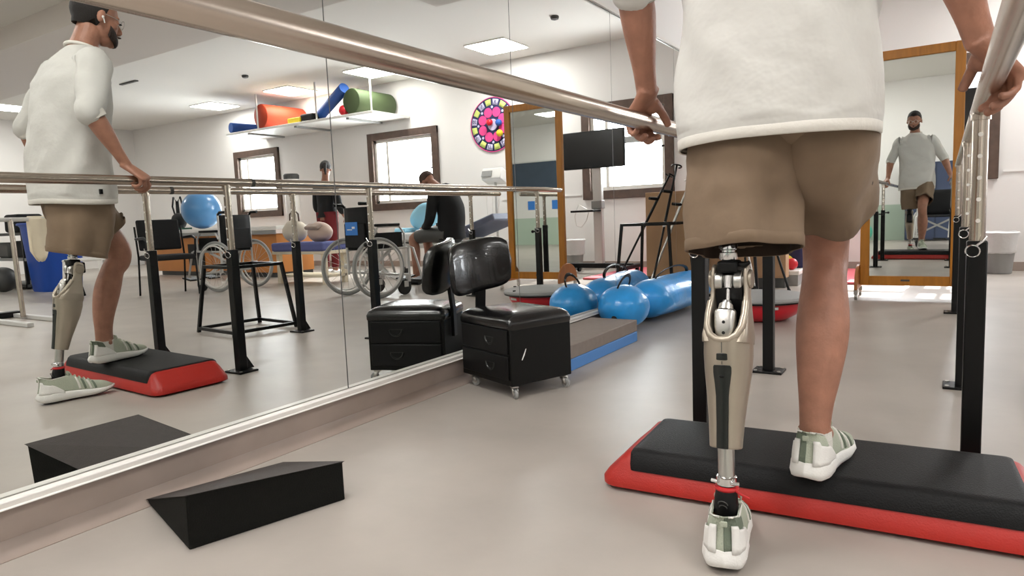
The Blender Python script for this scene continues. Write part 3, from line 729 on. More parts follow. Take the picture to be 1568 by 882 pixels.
    for s_, e_, w_, nm in ((shL, elL, wrL, 'l'), (shR, elR, wrR, 'r')):
        mb = MB(); cuff = e_.lerp(w_, 0.04)
        base = s_.lerp(Vector((1.525, 1.655, 1.43)), 0.28)
        limb(mb, [(base, 0.070, 0.080), (s_+Vector((0, 0, -0.008)), 0.068, 0.074), (s_.lerp(e_, 0.4), 0.062, 0.066), (s_.lerp(e_, 0.8), 0.056, 0.060), (e_+Vector((0, -0.004, 0)), 0.053, 0.056), (cuff, 0.050, 0.050)], 26, sm=7)
        mb.disp(0.007, 16, seed=3)
        place(finish('sleeve', mb, M['shirt'], t, angle=85))
        d = (w_-e_).normalized(); cf = MB().tube([cuff-d*0.012, cuff-d*0.010, cuff+d*0.018, cuff+d*0.022, cuff+d*0.016], [0.046, 0.0525, 0.050, 0.047, 0.036], 26)
        place(finish('cuff', cf, M['hem'], t))
    place(finish('neck_band', MB().torus((1.527, 1.683, 1.604), 0.066, 0.009, axis=(0, 0.25, 1), n=40, m=10), M['hem'], t))
    place(finish('side_tag', MB().box((1.335, 1.605, 0.935), (0.012, 0.012, 0.022)), M['blackp'], t))
    # shorts: two legs and a seat, open at the bottom
    def shorts_leg(path, mat_, seed):
        st = smooth_path([(Vector(p), a, b) for p, a, b in path], 7); R = []; N = 48
        for i, (p, a, b) in enumerate(st):
            tt = (st[min(i+1, len(st)-1)][0]-st[max(i-1, 0)][0]).normalized()
            if i >= len(st)-3: pass
            s_ = (Vector((1, 0, 0))-tt*tt.x).normalized(); d = tt.cross(s_); ring = []
            fr = i/(len(st)-1)
            for j in range(N):
                c_, s2 = math.cos(2*PI*j/N), math.sin(2*PI*j/N)
                c_ = abs(c_)**0.85*math.copysign(1, c_); s2 = abs(s2)**0.85*math.copysign(1, s2)
                q = p+s_*c_*a+d*s2*b
                q += (q-p).normalized()*(0.010*fr*math.sin(5*2*PI*j/N+seed)+0.014*noise.noise(q*7+Vector((seed, 0, 0)))+0.006*noise.noise(q*22))
                ring.append(q)
            R.append(ring)
        return R
    RL = shorts_leg([((1.492, 1.592, 0.945), 0.116, 0.122), ((1.484, 1.588, 0.87), 0.126, 0.128), ((1.478, 1.575, 0.77), 0.119, 0.118), ((1.486, 1.552, 0.652), 0.118, 0.108)], M['shorts'], 1.0)
    RR = shorts_leg([((1.630, 1.604, 0.945), 0.100, 0.118), ((1.640, 1.635, 0.88), 0.102, 0.130), ((1.637, 1.700, 0.81), 0.095, 0.125), ((1.632, 1.765, 0.742), 0.088, 0.112)], M['shorts'], 2.3)
    for RRr, nm in ((RL, 'left'), (RR, 'right')):
        o = place(finish('shorts_leg', MB().rings(RRr, cap=False), M['shorts'], t, solid=0.003, angle=85))
        hm = [Vector(v) for v in RRr[-1]]; up_ = (RRr[-3][0]-RRr[-1][0])
        R2 = []; cen = sum(hm, Vector())/len(hm)
        for k, z in ((1.003, 0.0), (1.02, 0.001), (1.02, 0.022), (1.006, 0.026)): R2.append([cen+(v-cen)*k+Vector((0, 0, z)) for v in hm])
        h = finish('hem', MB().rings(R2, cap=False), M['shorts'], o, angle=85)
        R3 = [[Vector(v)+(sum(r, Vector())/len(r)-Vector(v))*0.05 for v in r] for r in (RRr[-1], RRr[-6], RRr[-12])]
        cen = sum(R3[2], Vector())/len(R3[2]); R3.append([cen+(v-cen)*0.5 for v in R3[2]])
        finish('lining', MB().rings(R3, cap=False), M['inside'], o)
    # seat of the shorts between the legs
    mb = MB(); mb.ell((1.560, 1.592, 0.92), (0.14, 0.122, 0.07)); place(finish('shorts_seat', mb, M['shorts'], t))
    pk = MB(); R = RR
    pts = [R[3][j] + (R[3][j]-sum(R[3], Vector())/48).normalized()*0.003 for j in range(30, 42)] if False else [Vector((1.60+0.012*k, 1.452+0.0009*k*k, 0.868+0.004*math.sin(k*0.5))) for k in range(11)]
    # sock and shoes
    sk = MB(); limb(sk, [(ankR+Vector((0, -0.002, 0.004)), 0.0375, 0.045), (ankR+Vector((0, 0.0, -0.03)), 0.039, 0.047), (ankR+Vector((0, 0.010, -0.06)), 0.038, 0.050)], 22, sm=4)
    place(finish('sock', sk, M['sock'], t))
    sneaker(t, tuple(Vector((1.607, 1.617, 0.1125))-O), math.radians(-9.5), 0.0, -1)
    s2 = sneaker(t, tuple(Vector((1.500, 1.330, 0.004))-O), math.radians(13.0), math.radians(0.5), 1)
    # ---------------- prosthetic leg
    g = bpy.data.objects.new('prosthetic_leg', None); C.objects.link(g); g.parent = t; g['label'] = 'champagne and black prosthetic knee and shin'
    K = Vector((1.468, 1.512, 0.590)); Bt = Vector((1.479, 1.428, 0.236)); AK = Vector((1.483, 1.418, 0.135))
    def G(o): o.location = tuple(-O); return o
    ax = (K-Bt).normalized()          # along the shin, upwards
    sd = Vector((1, 0, 0)); sd = (sd-ax*sd.dot(ax)).normalized(); bk = -(ax.cross(sd)).normalized()
    if bk.y > 0: bk = -bk             # towards the viewer
    def Q(x, b, u): return Bt+ax*u+sd*x+bk*b      # x to the right, b backwards, u up the shin
    Lg = (K-Bt).length                # about .364
    # shell: hollow at the back of the knee; cross-section rings
    prof = [(0.0, 0.0335, 0.030, -0.002), (0.06, 0.037, 0.036, -0.003), (0.11, 0.042, 0.044, -0.005), (0.16, 0.048, 0.052, -0.006), (0.20, 0.0505, 0.057, -0.004), (0.235, 0.0500, 0.058, 0.0)]
    R = []
    for i in range(len(prof)-1):
        for k in range(4):
            q = [lerp(prof[i][j], prof[i+1][j], k/4) for j in range(4)]
            R.append(q)
    R.append(list(prof[-1])); N = 40
    rings = [[Q(abs(math.cos(a))**0.8*math.copysign(q[1], math.cos(a)), q[3]+abs(math.sin(a))**0.85*math.copysign(q[2], math.sin(a)), q[0]) for a in [2*PI*j/N for j in range(N)]] for q in R]
    G(finish('shin_shell', MB().rings(rings), M['champ'], g, bevel=0.003))
    # two side arms of the knee fork, closing into a U at the bottom
    for sg in (-1, 1):
        mb = MB(); R = []
        for u, x0, x1, b0, b1 in ((0.225, 0.010, 0.050, -0.05, 0.050), (0.242, 0.024, 0.050, -0.05, 0.047), (0.262, 0.029, 0.048, -0.044, 0.036), (0.30, 0.030, 0.044, -0.036, 0.018), (0.335, 0.029, 0.041, -0.030, 0.008), (0.368, 0.029, 0.041, -0.034, 0.014), (0.392, 0.029, 0.040, -0.028, 0.012), (0.400, 0.030, 0.038, -0.018, 0.004)):
            ring = []
            for j in range(20):
                a = 2*PI*j/20; cx, cb = (x0+x1)/2, (b0+b1)/2
                ring.append(Q(sg*(cx+abs(math.cos(a))**0.6*math.copysign((x1-x0)/2, math.cos(a))), cb+abs(math.sin(a))**0.7*math.copysign((b1-b0)/2, math.sin(a)), u))
            R.append(ring)
        G(finish('fork_arm', MB().rings(R), M['champ'], g, bevel=0.002))
        G(finish('pivot_cap', MB().cyl(Q(sg*0.038, -0.010, 0.368), Q(sg*0.046, -0.010, 0.368), 0.021, n=28), M['champ'], g, bevel=0.003))
    U_pts = [(-0.0375, 0.315, 0.014), (-0.0385, 0.285, 0.028), (-0.036, 0.258, 0.042), (-0.028, 0.240, 0.049), (-0.014, 0.2305, 0.053), (0, 0.228, 0.054), (0.014, 0.2305, 0.053), (0.028, 0.240, 0.049), (0.036, 0.258, 0.042), (0.0385, 0.285, 0.028), (0.0375, 0.315, 0.014)]
    G(finish('fork_rim', MB().tube([Q(x_, b_-0.004, u_) for x_, u_, b_ in U_pts], [(0.009, 0.008)]*11, 14), M['champ'], g))
    G(finish('knee_axle', MB().cyl(Q(-0.036, -0.006, 0.366), Q(0.036, -0.006, 0.366), 0.017, n=24), M['silver'], g))
    for sg in (-1, 1): G(finish('knee_link', MB().cyl(Q(sg*0.012, 0.002, 0.362), Q(sg*0.029, 0.002, 0.362), 0.0235, n=24), M['silver'], g, bevel=0.003))
    mb = MB(); mb.box(Q(0, -0.022, 0.30), (0.056, 0.03, 0.12), rot=Euler((0.23, 0, 0))); mb.box(Q(0, -0.0, 0.245), (0.05, 0.06, 0.03), rot=Euler((0.23, 0, 0)))
    G(finish('fork_interior', mb, M['blackp'], g))
    G(finish('piston_rod', MB().tube([Q(0, 0.012, 0.265), Q(0, 0.012, 0.345)], 0.0048, 14).cyl(Q(0, 0.012, 0.345), Q(0, 0.012, 0.372), 0.010), M['chrome'], g))
    R = []
    for u, x, b in ((0.232, 0.012, 0.008), (0.240, 0.019, 0.012), (0.258, 0.0225, 0.014), (0.292, 0.0225, 0.014), (0.297, 0.019, 0.011)):
        R.append([Q(abs(math.cos(a))**0.6*math.copysign(x, math.cos(a)), 0.030+abs(math.sin(a))**0.6*math.copysign(b, math.sin(a)), u) for a in [2*PI*j/24 for j in range(24)]])
    cb = G(finish('hydraulic_block', MB().rings(R), M['silver'], g, bevel=0.002))
    finish('block_screw', MB().cyl(Q(0, 0.042, 0.268), Q(0, 0.0452, 0.268), 0.0035, n=10).cyl(Q(0, 0.040, 0.245), Q(0, 0.0440, 0.245), 0.0035, n=10), M['blackp'], cb)
    G(finish('cylinder_collar', MB().tube([Q(0, 0.028, 0.295), Q(0, 0.026, 0.305), Q(0, 0.022, 0.306), Q(0, 0.020, 0.316)], [0.017, 0.015, 0.012, 0.009], 20), M['silver'], g))
    # dark display and calf strip, laid on the back of the shell
    def back_of(u):
        for i in range(len(prof)-1):
            if prof[i][0] <= u <= prof[i+1][0]:
                f = (u-prof[i][0])/(prof[i+1][0]-prof[i][0]); return lerp(prof[i][3]+prof[i][2], prof[i+1][3]+prof[i+1][2], f)
        return prof[-1][2]
    def on_back(hw, u, dx=0): return back_of(u)
    def strip(st, d, m, nm):
        R = []
        for u, hw in st:
            b = back_of(u); R.append([Q(x*hw, b+o_-0.003*abs(x)*(hw/0.015)**2, u) for x, o_ in ((-1, -0.012), (-1, d), (-0.5, d+0.001), (0, d+0.001), (0.5, d+0.001), (1, d), (1, -0.012))])
        return G(finish(nm, MB().rings(R), m, g, bevel=0.0015))
    strip([(0.186, 0.0185), (0.201, 0.0185)], 0.0015, M['smoke'], 'indicator_window')
    strip([(0.000, 0.0125), (0.05, 0.0125), (0.11, 0.0135), (0.135, 0.016), (0.160, 0.0195), (0.172, 0.0195), (0.176, 0.017)], 0.0035, M['smoke'], 'calf_strip')
    G(finish('seam_line', MB().tube([Q(0, back_of(0.178)+0.0003, 0.178), Q(0, back_of(0.184)+0.0003, 0.184)], 0.0008, 6).tube([Q(0, back_of(0.202)+0.0004, 0.202), Q(0, back_of(0.23)+0.0004, 0.23)], 0.0008, 6), M['dgreyp'], g))
    G(finish('release_button', MB().ell(Q(0, back_of(0.152)+0.003, 0.152), (0.006, 0.003, 0.004)), M['blackp'], g))
    # socket adapter above the knee
    H = K+Vector((0.0, 0.004, 0.035)); 
    G(finish('knee_head', MB().box(H+Vector((-0.002, 0.0, -0.004)), (0.044, 0.050, 0.026)).box(H+Vector((0.0, 0.03, -0.03)), (0.040, 0.03, 0.05)), M['blackp'], g, bevel=0.006))
    G(finish('lock_lever', MB().tube([H+Vector((0.018, -0.006, 0.002)), H+Vector((0.034, -0.010, 0.0)), H+Vector((0.044, -0.012, 0.006))], [0.006, 0.007, 0.004], 10), M['blackp'], g))
    G(finish('pyramid_adapter', MB().lathe([(0.018, 0.0), (0.0195, 0.004), (0.0195, 0.016), (0.016, 0.018), (0.016, 0.022), (0.0185, 0.024), (0.0185, 0.044), (0.015, 0.050)], H+Vector((-0.004, 0, 0.010)), 28), M['chrome'], g))
    for k in range(4):
        a = PI/4+k*PI/2; sc = MB().cyl(H+Vector((-0.004+0.017*math.cos(a), 0.017*math.sin(a), 0.040)), H+Vector((-0.004+0.0215*math.cos(a), 0.0215*math.sin(a), 0.040)), 0.004, n=8)
        G(finish('set_screw', sc, M['dgreyp'], g))
    G(finish('socket_rim', MB().lathe([(0.03, 0), (0.05, 0.012), (0.062, 0.05), (0.066, 0.10)], H+Vector((-0.006, 0.006, 0.060)), 32), M['blackp'], g))
    # pylon, clamp, red band, ankle block, foot cover
    G(finish('pylon', MB().tube([Bt+ax*0.01, AK+Vector((0, 0.001, 0.026))], 0.0175, 28), M['silver'], g))
    G(finish('tube_clamp', MB().lathe([(0.018, 0), (0.0215, 0.002), (0.0215, 0.018), (0.0185, 0.02)], AK+Vector((0, 0, 0.024)), 28).cyl(AK+Vector((0.014, -0.018, 0.034)), AK+Vector((0.030, -0.014, 0.034)), 0.004, n=10).cyl(AK+Vector((-0.014, -0.018, 0.034)), AK+Vector((-0.028, -0.014, 0.034)), 0.004, n=10), M['chrome'], g))
    G(finish('red_band', MB().torus(AK+Vector((0, 0, 0.018)), 0.020, 0.0055, n=32, m=8).tube([AK+Vector((0.020, -0.010, 0.018)), AK+Vector((0.034, -0.014, 0.012)), AK+Vector((0.050, -0.012, 0.006))], [0.003, 0.0025, 0.002], 8), M['redp'], g))
    G(finish('ankle_block', MB().tube([AK+Vector((0, 0, 0.016)), AK+Vector((0, -0.004, -0.004)), AK+Vector((0, -0.006, -0.030)), AK+Vector((0, 0.0, -0.055))], [(0.022, 0.022), (0.024, 0.025), (0.026, 0.028), (0.022, 0.026)], 26), M['blackp'], g))
    rg = MB()
    for k in range(3): rg.torus(AK+Vector((0, -0.031+0.002*k, -0.010-0.008*k)), 0.010-0.002*k, 0.0013, axis=(0, 1, 0.5), n=20, m=6, arc=0.5, a0=-PI/2)
    G(finish('ankle_ring', rg, M['dgreyp'], g))
    fc = MB(); limb(fc, [(AK+Vector((0, -0.010, -0.040)), 0.029, 0.034), (AK+Vector((0, 0.0, -0.065)), 0.030, 0.046), (AK+Vector((0, 0.03, -0.100)), 0.030, 0.060)], 22, sm=4)
    G(finish('foot_cover', fc, M['peach'], g))
    return t
walking_man()

# ================================================================ small figures seen in the mirror
def seated_man():
    t = thing('person', 'seated man in a black sweater with his head bowed over his folded hands', 'person', (2.90, 6.15, 0))
    O = Vector((2.78, 6.15, 0)); pl = lambda o: (setattr(o, 'location', tuple(-O)), o)[1]
    mb = MB(); hip = Vector((2.74, 6.15, 0.60))
    # faces +x (towards the bed) in the room
    limb(mb, [(hip+Vector((0.0, 0, -0.06)), 0.15, 0.12), (hip+Vector((0.0, 0, 0.06)), 0.145, 0.11), (hip+Vector((0.02, 0, 0.25)), 0.15, 0.11), (hip+Vector((0.08, 0, 0.44)), 0.17, 0.10), (hip+Vector((0.13, 0, 0.50)), 0.09, 0.07)], 22, side=(0, 1, 0))
    P, L, F, U_, Rm = head_mesh(mb, hip+Vector((0.31, 0, 0.58)), (0.55, 0, -0.85), up=(0.85, 0, 0.5), s=1.0, neck=tuple(hip+Vector((0.12, 0, 0.47))))
    sl = MB(); tr = MB()
    for sy in (-1, 1):
        sh = hip+Vector((0.08, sy*0.18, 0.42)); el = hip+Vector((0.12, sy*0.24, 0.14)); wr = hip+Vector((0.36, sy*0.06, 0.04))
        limb(mb, [(sh, 0.05, 0.05), (el, 0.04, 0.04), (wr, 0.026, 0.022)], 14, side=(0, 1, 0))
        limb(sl, [(sh+Vector((0, -sy*0.05, 0)), 0.07, 0.08), (sh, 0.07, 0.075), (el, 0.055, 0.055), (el.lerp(wr, 0.75), 0.042, 0.040)], 18, side=(0, 1, 0))
        hand(mb, wr, (0.8, -sy*0.5, -0.15), (0, 0, 1), (0, -sy, 0), curl=(40, 50, 30), size=0.95)
        kn = Vector((3.18, 6.15+sy*0.12, 0.56)); ft = Vector((3.20, 6.15+sy*0.12, 0.08))
        limb(mb, [(hip+Vector((0, sy*0.09, -0.04)), 0.08, 0.08), (kn, 0.055, 0.055), (kn.lerp(ft, 0.35), 0.055, 0.055), (ft, 0.035, 0.04), (ft+Vector((0.10, 0, -0.045)), 0.036, 0.022)], 16, side=(0, 1, 0))
        limb(tr, [(hip+Vector((-0.02, sy*0.09, -0.03)), 0.11, 0.10), (hip+Vector((0.2, sy*0.11, -0.02)), 0.095, 0.09), (kn+Vector((-0.04, 0, 0.0)), 0.08, 0.075)], 18, side=(0, 1, 0))
        sh_ = MB(); limb(sh_, [(ft+Vector((-0.05, 0, -0.045)), 0.04, 0.035), (ft+Vector((0.05, 0, -0.045)), 0.045, 0.04), (ft+Vector((0.19, 0, -0.06)), 0.04, 0.022)], 14, side=(0, 1, 0))
        pl(finish('shoe', sh_, M['blackp'], t))
    pl(finish('body', mb, M['skin'], t, remesh=0.008, smoothit=3))
    tb = MB(); limb(tb, [(hip+Vector((0.0, 0, -0.08)), 0.19, 0.15), (hip+Vector((0.0, 0, 0.06)), 0.185, 0.14), (hip+Vector((0.0, 0, 0.25)), 0.185, 0.14), (hip+Vector((0.07, 0, 0.43)), 0.19, 0.12), (hip+Vector((0.12, 0, 0.50)), 0.10, 0.085)], 26, side=(0, 1, 0)); tb.disp(0.01, 9)
    pl(finish('sweater', tb, M['blackcloth'], t)); pl(finish('sleeve', sl, M['blackcloth'], t)); pl(finish('shorts', tr, M['dgreyp'], t))
    hm = MB(); R = []
    for i in range(10):
        th = -0.35+(PI/2+0.33)*i/9
        R.append([P(-0.016+0.104*math.cos(th)*math.cos(2*PI*j/24)*(1 if math.cos(2*PI*j/24) < 0 else 0.8), 0.083*math.cos(th)*math.sin(2*PI*j/24), 0.034+0.096*math.sin(th)) for j in range(24)])
    pl(finish('hair', hm.rings(R), M['hairb'], t))
seated_man()
def standing_person():
    t = thing('person', 'standing person in a black top and dark red trousers with dark hair tied back', 'person', (5.80, 7.0, 0))
    O = Vector((5.8, 7.0, 0)); pl = lambda o: (setattr(o, 'location', tuple(-O)), o)[1]
    mb = MB(); hip = O+Vector((0, 0, 0.86))
    limb(mb, [(hip+Vector((0, 0, -0.06)), 0.14, 0.11), (hip+Vector((0, 0, 0.08)), 0.13, 0.10), (hip+Vector((0, 0, 0.22)), 0.12, 0.09), (hip+Vector((0.0, 0, 0.42)), 0.16, 0.10), (hip+Vector((0, 0, 0.50)), 0.08, 0.06)], 22)
    P, L, F, U_, Rm = head_mesh(mb, hip+Vector((-0.03, 0, 0.68)), (0.7, 0.7, -0.25), s=0.97, neck=tuple(hip+Vector((0, 0, 0.48))))
    sl = MB(); tr = MB()
    for sx in (-1, 1):
        sh = hip+Vector((sx*0.17, 0, 0.42)); el = hip+Vector((sx*0.24, 0.02, 0.14)); wr = hip+Vector((sx*0.20, 0.16, -0.03))
        limb(mb, [(sh, 0.05, 0.05), (el, 0.038, 0.038), (wr, 0.024, 0.02)], 14)
        limb(sl, [(sh+Vector((-sx*0.05, 0, 0)), 0.065, 0.075), (sh, 0.065, 0.07), (el, 0.052, 0.052), (el.lerp(wr, 0.5), 0.045, 0.042)], 16)
        hand(mb, wr, (0, 0.6, -0.6), (-sx, 0.2, 0), (0, -0.5, -0.5), curl=(20, 25, 15), size=0.9)
        ft = O+Vector((sx*0.10, 0, 0.06)); limb(mb, [(hip+Vector((sx*0.08, 0, 0)), 0.08, 0.09), (O+Vector((sx*0.1, 0.01, 0.48)), 0.05, 0.055), (ft, 0.035, 0.04), (ft+Vector((0, 0.1, -0.03)), 0.035, 0.02)], 16)
        limb(tr, [(hip+Vector((sx*0.075, 0, 0.06)), 0.10, 0.12), (hip+Vector((sx*0.085, 0, -0.15)), 0.088, 0.10), (O+Vector((sx*0.1, 0.01, 0.46)), 0.062, 0.068), (ft+Vector((0, 0, 0.05)), 0.05, 0.055)], 18)
        sh_ = MB(); limb(sh_, [(ft+Vector((0, -0.06, -0.022)), 0.038, 0.032), (ft+Vector((0, 0.06, -0.022)), 0.042, 0.036), (ft+Vector((0, 0.17, -0.04)), 0.038, 0.018)], 14)
        pl(finish('shoe', sh_, M['white'], t))
    pl(finish('body', mb, M['skin'], t, remesh=0.008, smoothit=3))
    tb = MB(); limb(tb, [(hip+Vector((0, 0, -0.02)), 0.165, 0.13), (hip+Vector((0, 0, 0.10)), 0.155, 0.12), (hip+Vector((0, 0, 0.25)), 0.15, 0.115), (hip+Vector((0, 0, 0.42)), 0.175, 0.115), (hip+Vector((0, 0, 0.50)), 0.085, 0.07)], 24); tb.disp(0.01, 9)
    pl(finish('top', tb, M['blackcloth'], t)); pl(finish('sleeve', sl, M['blackcloth'], t)); pl(finish('trousers', tr, M['maroon'], t))
    hm = MB(); R = []
    for i in range(10):
        th = -0.5+(PI/2+0.48)*i/9
        R.append([P(-0.018+0.106*math.cos(th)*math.cos(2*PI*j/24)*(1 if math.cos(2*PI*j/24) < 0 else 0.75), 0.085*math.cos(th)*math.sin(2*PI*j/24), 0.034+0.098*math.sin(th)) for j in range(24)])
    hm.rings(R); hm.ell(P(-0.13, 0, 0.03), (0.035, 0.03, 0.04)); hm.tube([P(-0.14, 0, 0.02), P(-0.17, 0, -0.05), P(-0.15, 0, -0.13)], [0.025, 0.022, 0.008], 10)
    pl(finish('hair', hm, M['hair'], t))
standing_person()
# ================================================================ standing mirror
def standing_mirror():
    t = thing('standing_mirror', 'tall wooden framed standing mirror on casters facing the walking man', 'standing mirror', (1.64, 5.98, 0))
    w, z0, z1, b = 0.66, 0.10, 1.872, 0.064
    mb = MB()
    for sx in (-1, 1): mb.box((sx*(w/2-b/2), 0, (z0+z1)/2), (b, 0.045, z1-z0))
    mb.box((0, 0, z0+0.036), (w-2*b, 0.043, 0.072)); mb.box((0, 0, z1-0.034), (w-2*b, 0.043, 0.068))
    finish('frame', mb, M['wood'], t, bevel=0.004)
    finish('mirror_glass', MB().box((0, 0.002, (z0+z1)/2), (w-2*b+0.01, 0.012, z1-z0-0.12)), M['mirror2'], t, smooth=False)
    finish('back_board', MB().box((0, 0.014, (z0+z1)/2), (w-0.03, 0.008, z1-z0-0.03)), M['carton'], t, smooth=False)
    for sx in (-1, 1):
        mb = MB(); poly = []
        n = 24
        for i in range(n+1):
            a = PI*i/n; poly.append((0.19*math.cos(a), 0.10+0.10*math.sin(a)+0.06*math.sin(a)))
        poly = [(0.19, 0.075)]+poly+[(-0.19, 0.075)]
        R = [[Vector((sx*(w/2+0.002)+dx, p[0], p[1])) for p in poly] for dx in (0.0, sx*0.022)]
        f = finish('side_foot', mb.rings(R), M['wood2'], t, bevel=0.003)
        for sy in (-1, 1):
            c = MB(); x = sx*(w/2+0.012); y = sy*0.165
            c.box((x, y, 0.058), (0.03, 0.03, 0.036)); c.cyl((x-0.010, y, 0.024), (x+0.010, y, 0.024), 0.024, n=18)
            finish('caster', c, M['silver'], f, bevel=0.002)
    finish('plate', MB().box((-0.02, -0.0235, z0+0.04), (0.06, 0.002, 0.014)), M['dgreyp'], t)
standing_mirror()

# ================================================================ dome trainer, bags
t = thing('balance_trainer', 'upside-down red dome balance trainer with a grey platform, beyond the first post', 'balance trainer', (0.838, 4.66, 0))
finish('dome', MB().lathe([(0.10, 0.0), (0.17, 0.008), (0.225, 0.04), (0.255, 0.085), (0.265, 0.125), (0.262, 0.135)], n=48), M['bosu'], t)
finish('platform', MB().lathe([(0.262, 0.132), (0.30, 0.138), (0.305, 0.150), (0.298, 0.163), (0.27, 0.170), (0.10, 0.166), (0.02, 0.166)], n=48), M['greyp'], t)
finish('platform_edge', MB().lathe([(0.258, 0.122), (0.298, 0.130), (0.302, 0.138), (0.262, 0.140)], n=48, cap=False), M['blackp'], t, solid=0.002)
for a in (0.1, PI-0.1, 2.2, -1.2):
    mb = MB().cyl((0.27*math.cos(a), 0.27*math.sin(a), 0.160), (0.27*math.cos(a), 0.27*math.sin(a), 0.176), 0.012, n=12); finish('cap', mb, M['blackp'], t)
mb = MB(); R = []
for z in (0.095, 0.112):
    rr = 0.262+(0.003 if z > 0.1 else 0.0)
    R.append([Vector((rr*math.cos(-1.25+0.32*i/8), rr*math.sin(-1.25+0.32*i/8), z)) for i in range(9)])
mb.add(R[0]+R[1], [(i, i+1, 10+i, 9+i) for i in range(8)]); finish('label', mb, M['trimw'], t, solid=0.002)

def water_bag(name, label, p0, p1, r, seed, squash=0.92):
    p0 = Vector(p0); p1 = Vector(p1); t = thing(name, label, 'exercise bag', (p0.x, p0.y, 0))
    ax = (p1-p0).normalized(); L = (p1-p0).length; sd = ax.cross(Vector((0, 0, 1))).normalized(); up = sd.cross(ax); R = []
    n = 26
    for i in range(n+1):
        u = i/n; e = min(u, 1-u)*L/r; k = math.sin(min(1, e/1.0)*PI/2)**0.55 if e < 1 else 1
        k = max(k, 0.05); ring = []
        for j in range(32):
            a = 2*PI*j/32; q = p0-Vector((p0.x, p0.y, 0))+ax*L*u
            rr = r*k*(1+0.05*noise.noise(Vector((u*5+seed, math.cos(a)*1.6, math.sin(a)*1.6))))
            v = q+sd*math.cos(a)*rr*1.06+up*math.sin(a)*rr*squash
            v.z = max(v.z, 0.004+0.0*rr); ring.append(v)
        R.append(ring)
    body = finish('bag_body', MB().rings(R), M['bluebag'], t, angle=80)
    q0 = p0-Vector((p0.x, p0.y, 0))
    top = q0+up*r*squash
    hd = MB().tube([top+ax*L*(0.5-0.27*math.cos(PI*k/12))+Vector((0, 0, -0.01+0.075*math.sin(PI*k/12)))+sd*0.03*math.sin(PI*k/12) for k in range(13)], [(0.004, 0.012)]*13, 8)
    finish('handle', hd, M['blackp'], t)
    finish('valve', MB().ell(q0+ax*0.02-up*0.05, (0.018, 0.018, 0.018)), M['blackp'], t)
    return t
water_bag('water_bag', 'rounded blue water bag with a black handle, just behind the grey foam block', (0.175, 3.76, 0.155), (0.17, 4.10, 0.155), 0.148, 1)
water_bag('water_bag', 'long blue water bag lying along the mirror, farthest of the blue bags', (0.165, 4.22, 0.15), (0.25, 5.22, 0.16), 0.142, 5)

# ================================================================ board cabinet, frame, crutches, platform
t = thing('board_cabinet', 'tan board cabinet standing beyond the end of the wall mirror', 'cabinet', (0.03, 6.56, 0))
finish('body', MB().box((0, 0, 0.51), (1.26, 0.15, 0.84)), M['carton'], t, bevel=0.004)
finish('plinth', MB().box((0, 0.0, 0.045), (1.24, 0.13, 0.09)), M['dgreyp'], t)
for x in (-0.2, 0.35): finish('door_panel', MB().box((x, -0.078, 0.51), (0.53, 0.008, 0.80)), M['carton'], t, bevel=0.002)
def metal_frame(label, c, h, hw, rz, splay=0.05, group=None):
    t = thing('metal_frame_stand', label, 'frame stand', (c[0], c[1], 0), rz)
    mb = MB(); s = 0.022
    P = [Vector((sx*hw, sy*hw, h)) for sx, sy in ((-1, -1), (1, -1), (1, 1), (-1, 1))]
    for i in range(4): mb.bar(P[i], P[(i+1) % 4], s)
    finish('top_ring', mb, M['black'], t)
    for p in P:
        finish('leg', MB().bar(p+Vector((0, 0, s/2)), Vector((p.x*(1+splay/hw), p.y*(1+splay/hw), 0)), s), M['black'], t)
    mb = MB(); k = (1+splay/hw*0.95)
    for i in range(4): a = P[i]*k; b = P[(i+1) % 4]*k; mb.bar(Vector((a.x, a.y, 0.03)), Vector((b.x, b.y, 0.03)), s)
    finish('floor_ring', mb, M['black'], t)
    return t
metal_frame('empty black metal frame stand in the middle of the room, behind the handrails', (2.43, 3.09), 0.475, 0.19, 0.10, 0.055)
metal_frame('black metal frame stand beside the crutches before the board cabinet', (0.33, 5.86), 0.63, 0.22, 0.05, 0.05)
def crutch(label, foot, top, m):
    t = thing('crutch', label, 'crutch', foot); f = Vector(foot); T = Vector(top)-f; ax = T.normalized(); L = T.length
    finish('shaft', MB().tube([ax*0.03, ax*L*0.55], 0.010, 12).tube([ax*L*0.5, ax*L*0.80], 0.013, 12), m, t)
    finish('rubber_tip', MB().tube([Vector((0, 0, 0.012)) if False else ax*0.012, ax*0.06], [0.018, 0.013], 12), M['blackp'], t)
    finish('grip', MB().tube([ax*L*0.78, ax*L*0.78+Vector((0.05, -0.09, 0.01))], [0.016, 0.014], 12), M['blackp'], t)
    finish('arm_support', MB().tube([ax*L*0.78, ax*L*0.88, ax*L*0.99], [0.011, 0.010, 0.010], 10).torus(ax*L*0.985, 0.045, 0.008, axis=ax, n=20, m=6, arc=0.7, a0=0.9), m, t)
    finish('adjuster', MB().tube([ax*L*0.5, ax*L*0.54], 0.015, 12), M['silver'], t)
crutch('black elbow crutch leaning against the board cabinet, upright one', (0.43, 5.99, 0.0), (0.30, 6.40, 1.18), M['blackp'])
crutch('black elbow crutch leaning at the lowest slant beside the frame stand', (0.80, 5.95, 0.0), (0.36, 6.38, 1.10), M['blackp'])
crutch('silver elbow crutch leaning against the board cabinet', (0.50, 6.08, 0.0), (0.18, 6.42, 1.02), M['silver'])
t = thing('toy_platform', 'low white and grey platform beside the tan cabinet, holding coloured toys', 'platform', (0.52, 7.12, 0))
finish('deck', MB().box((0, 0, 0.12), (0.44, 0.88, 0.04)), M['white'], t, bevel=0.006)
finish('skirt', MB().box((0, 0, 0.05), (0.42, 0.86, 0.10)), M['greyp'], t, bevel=0.003)
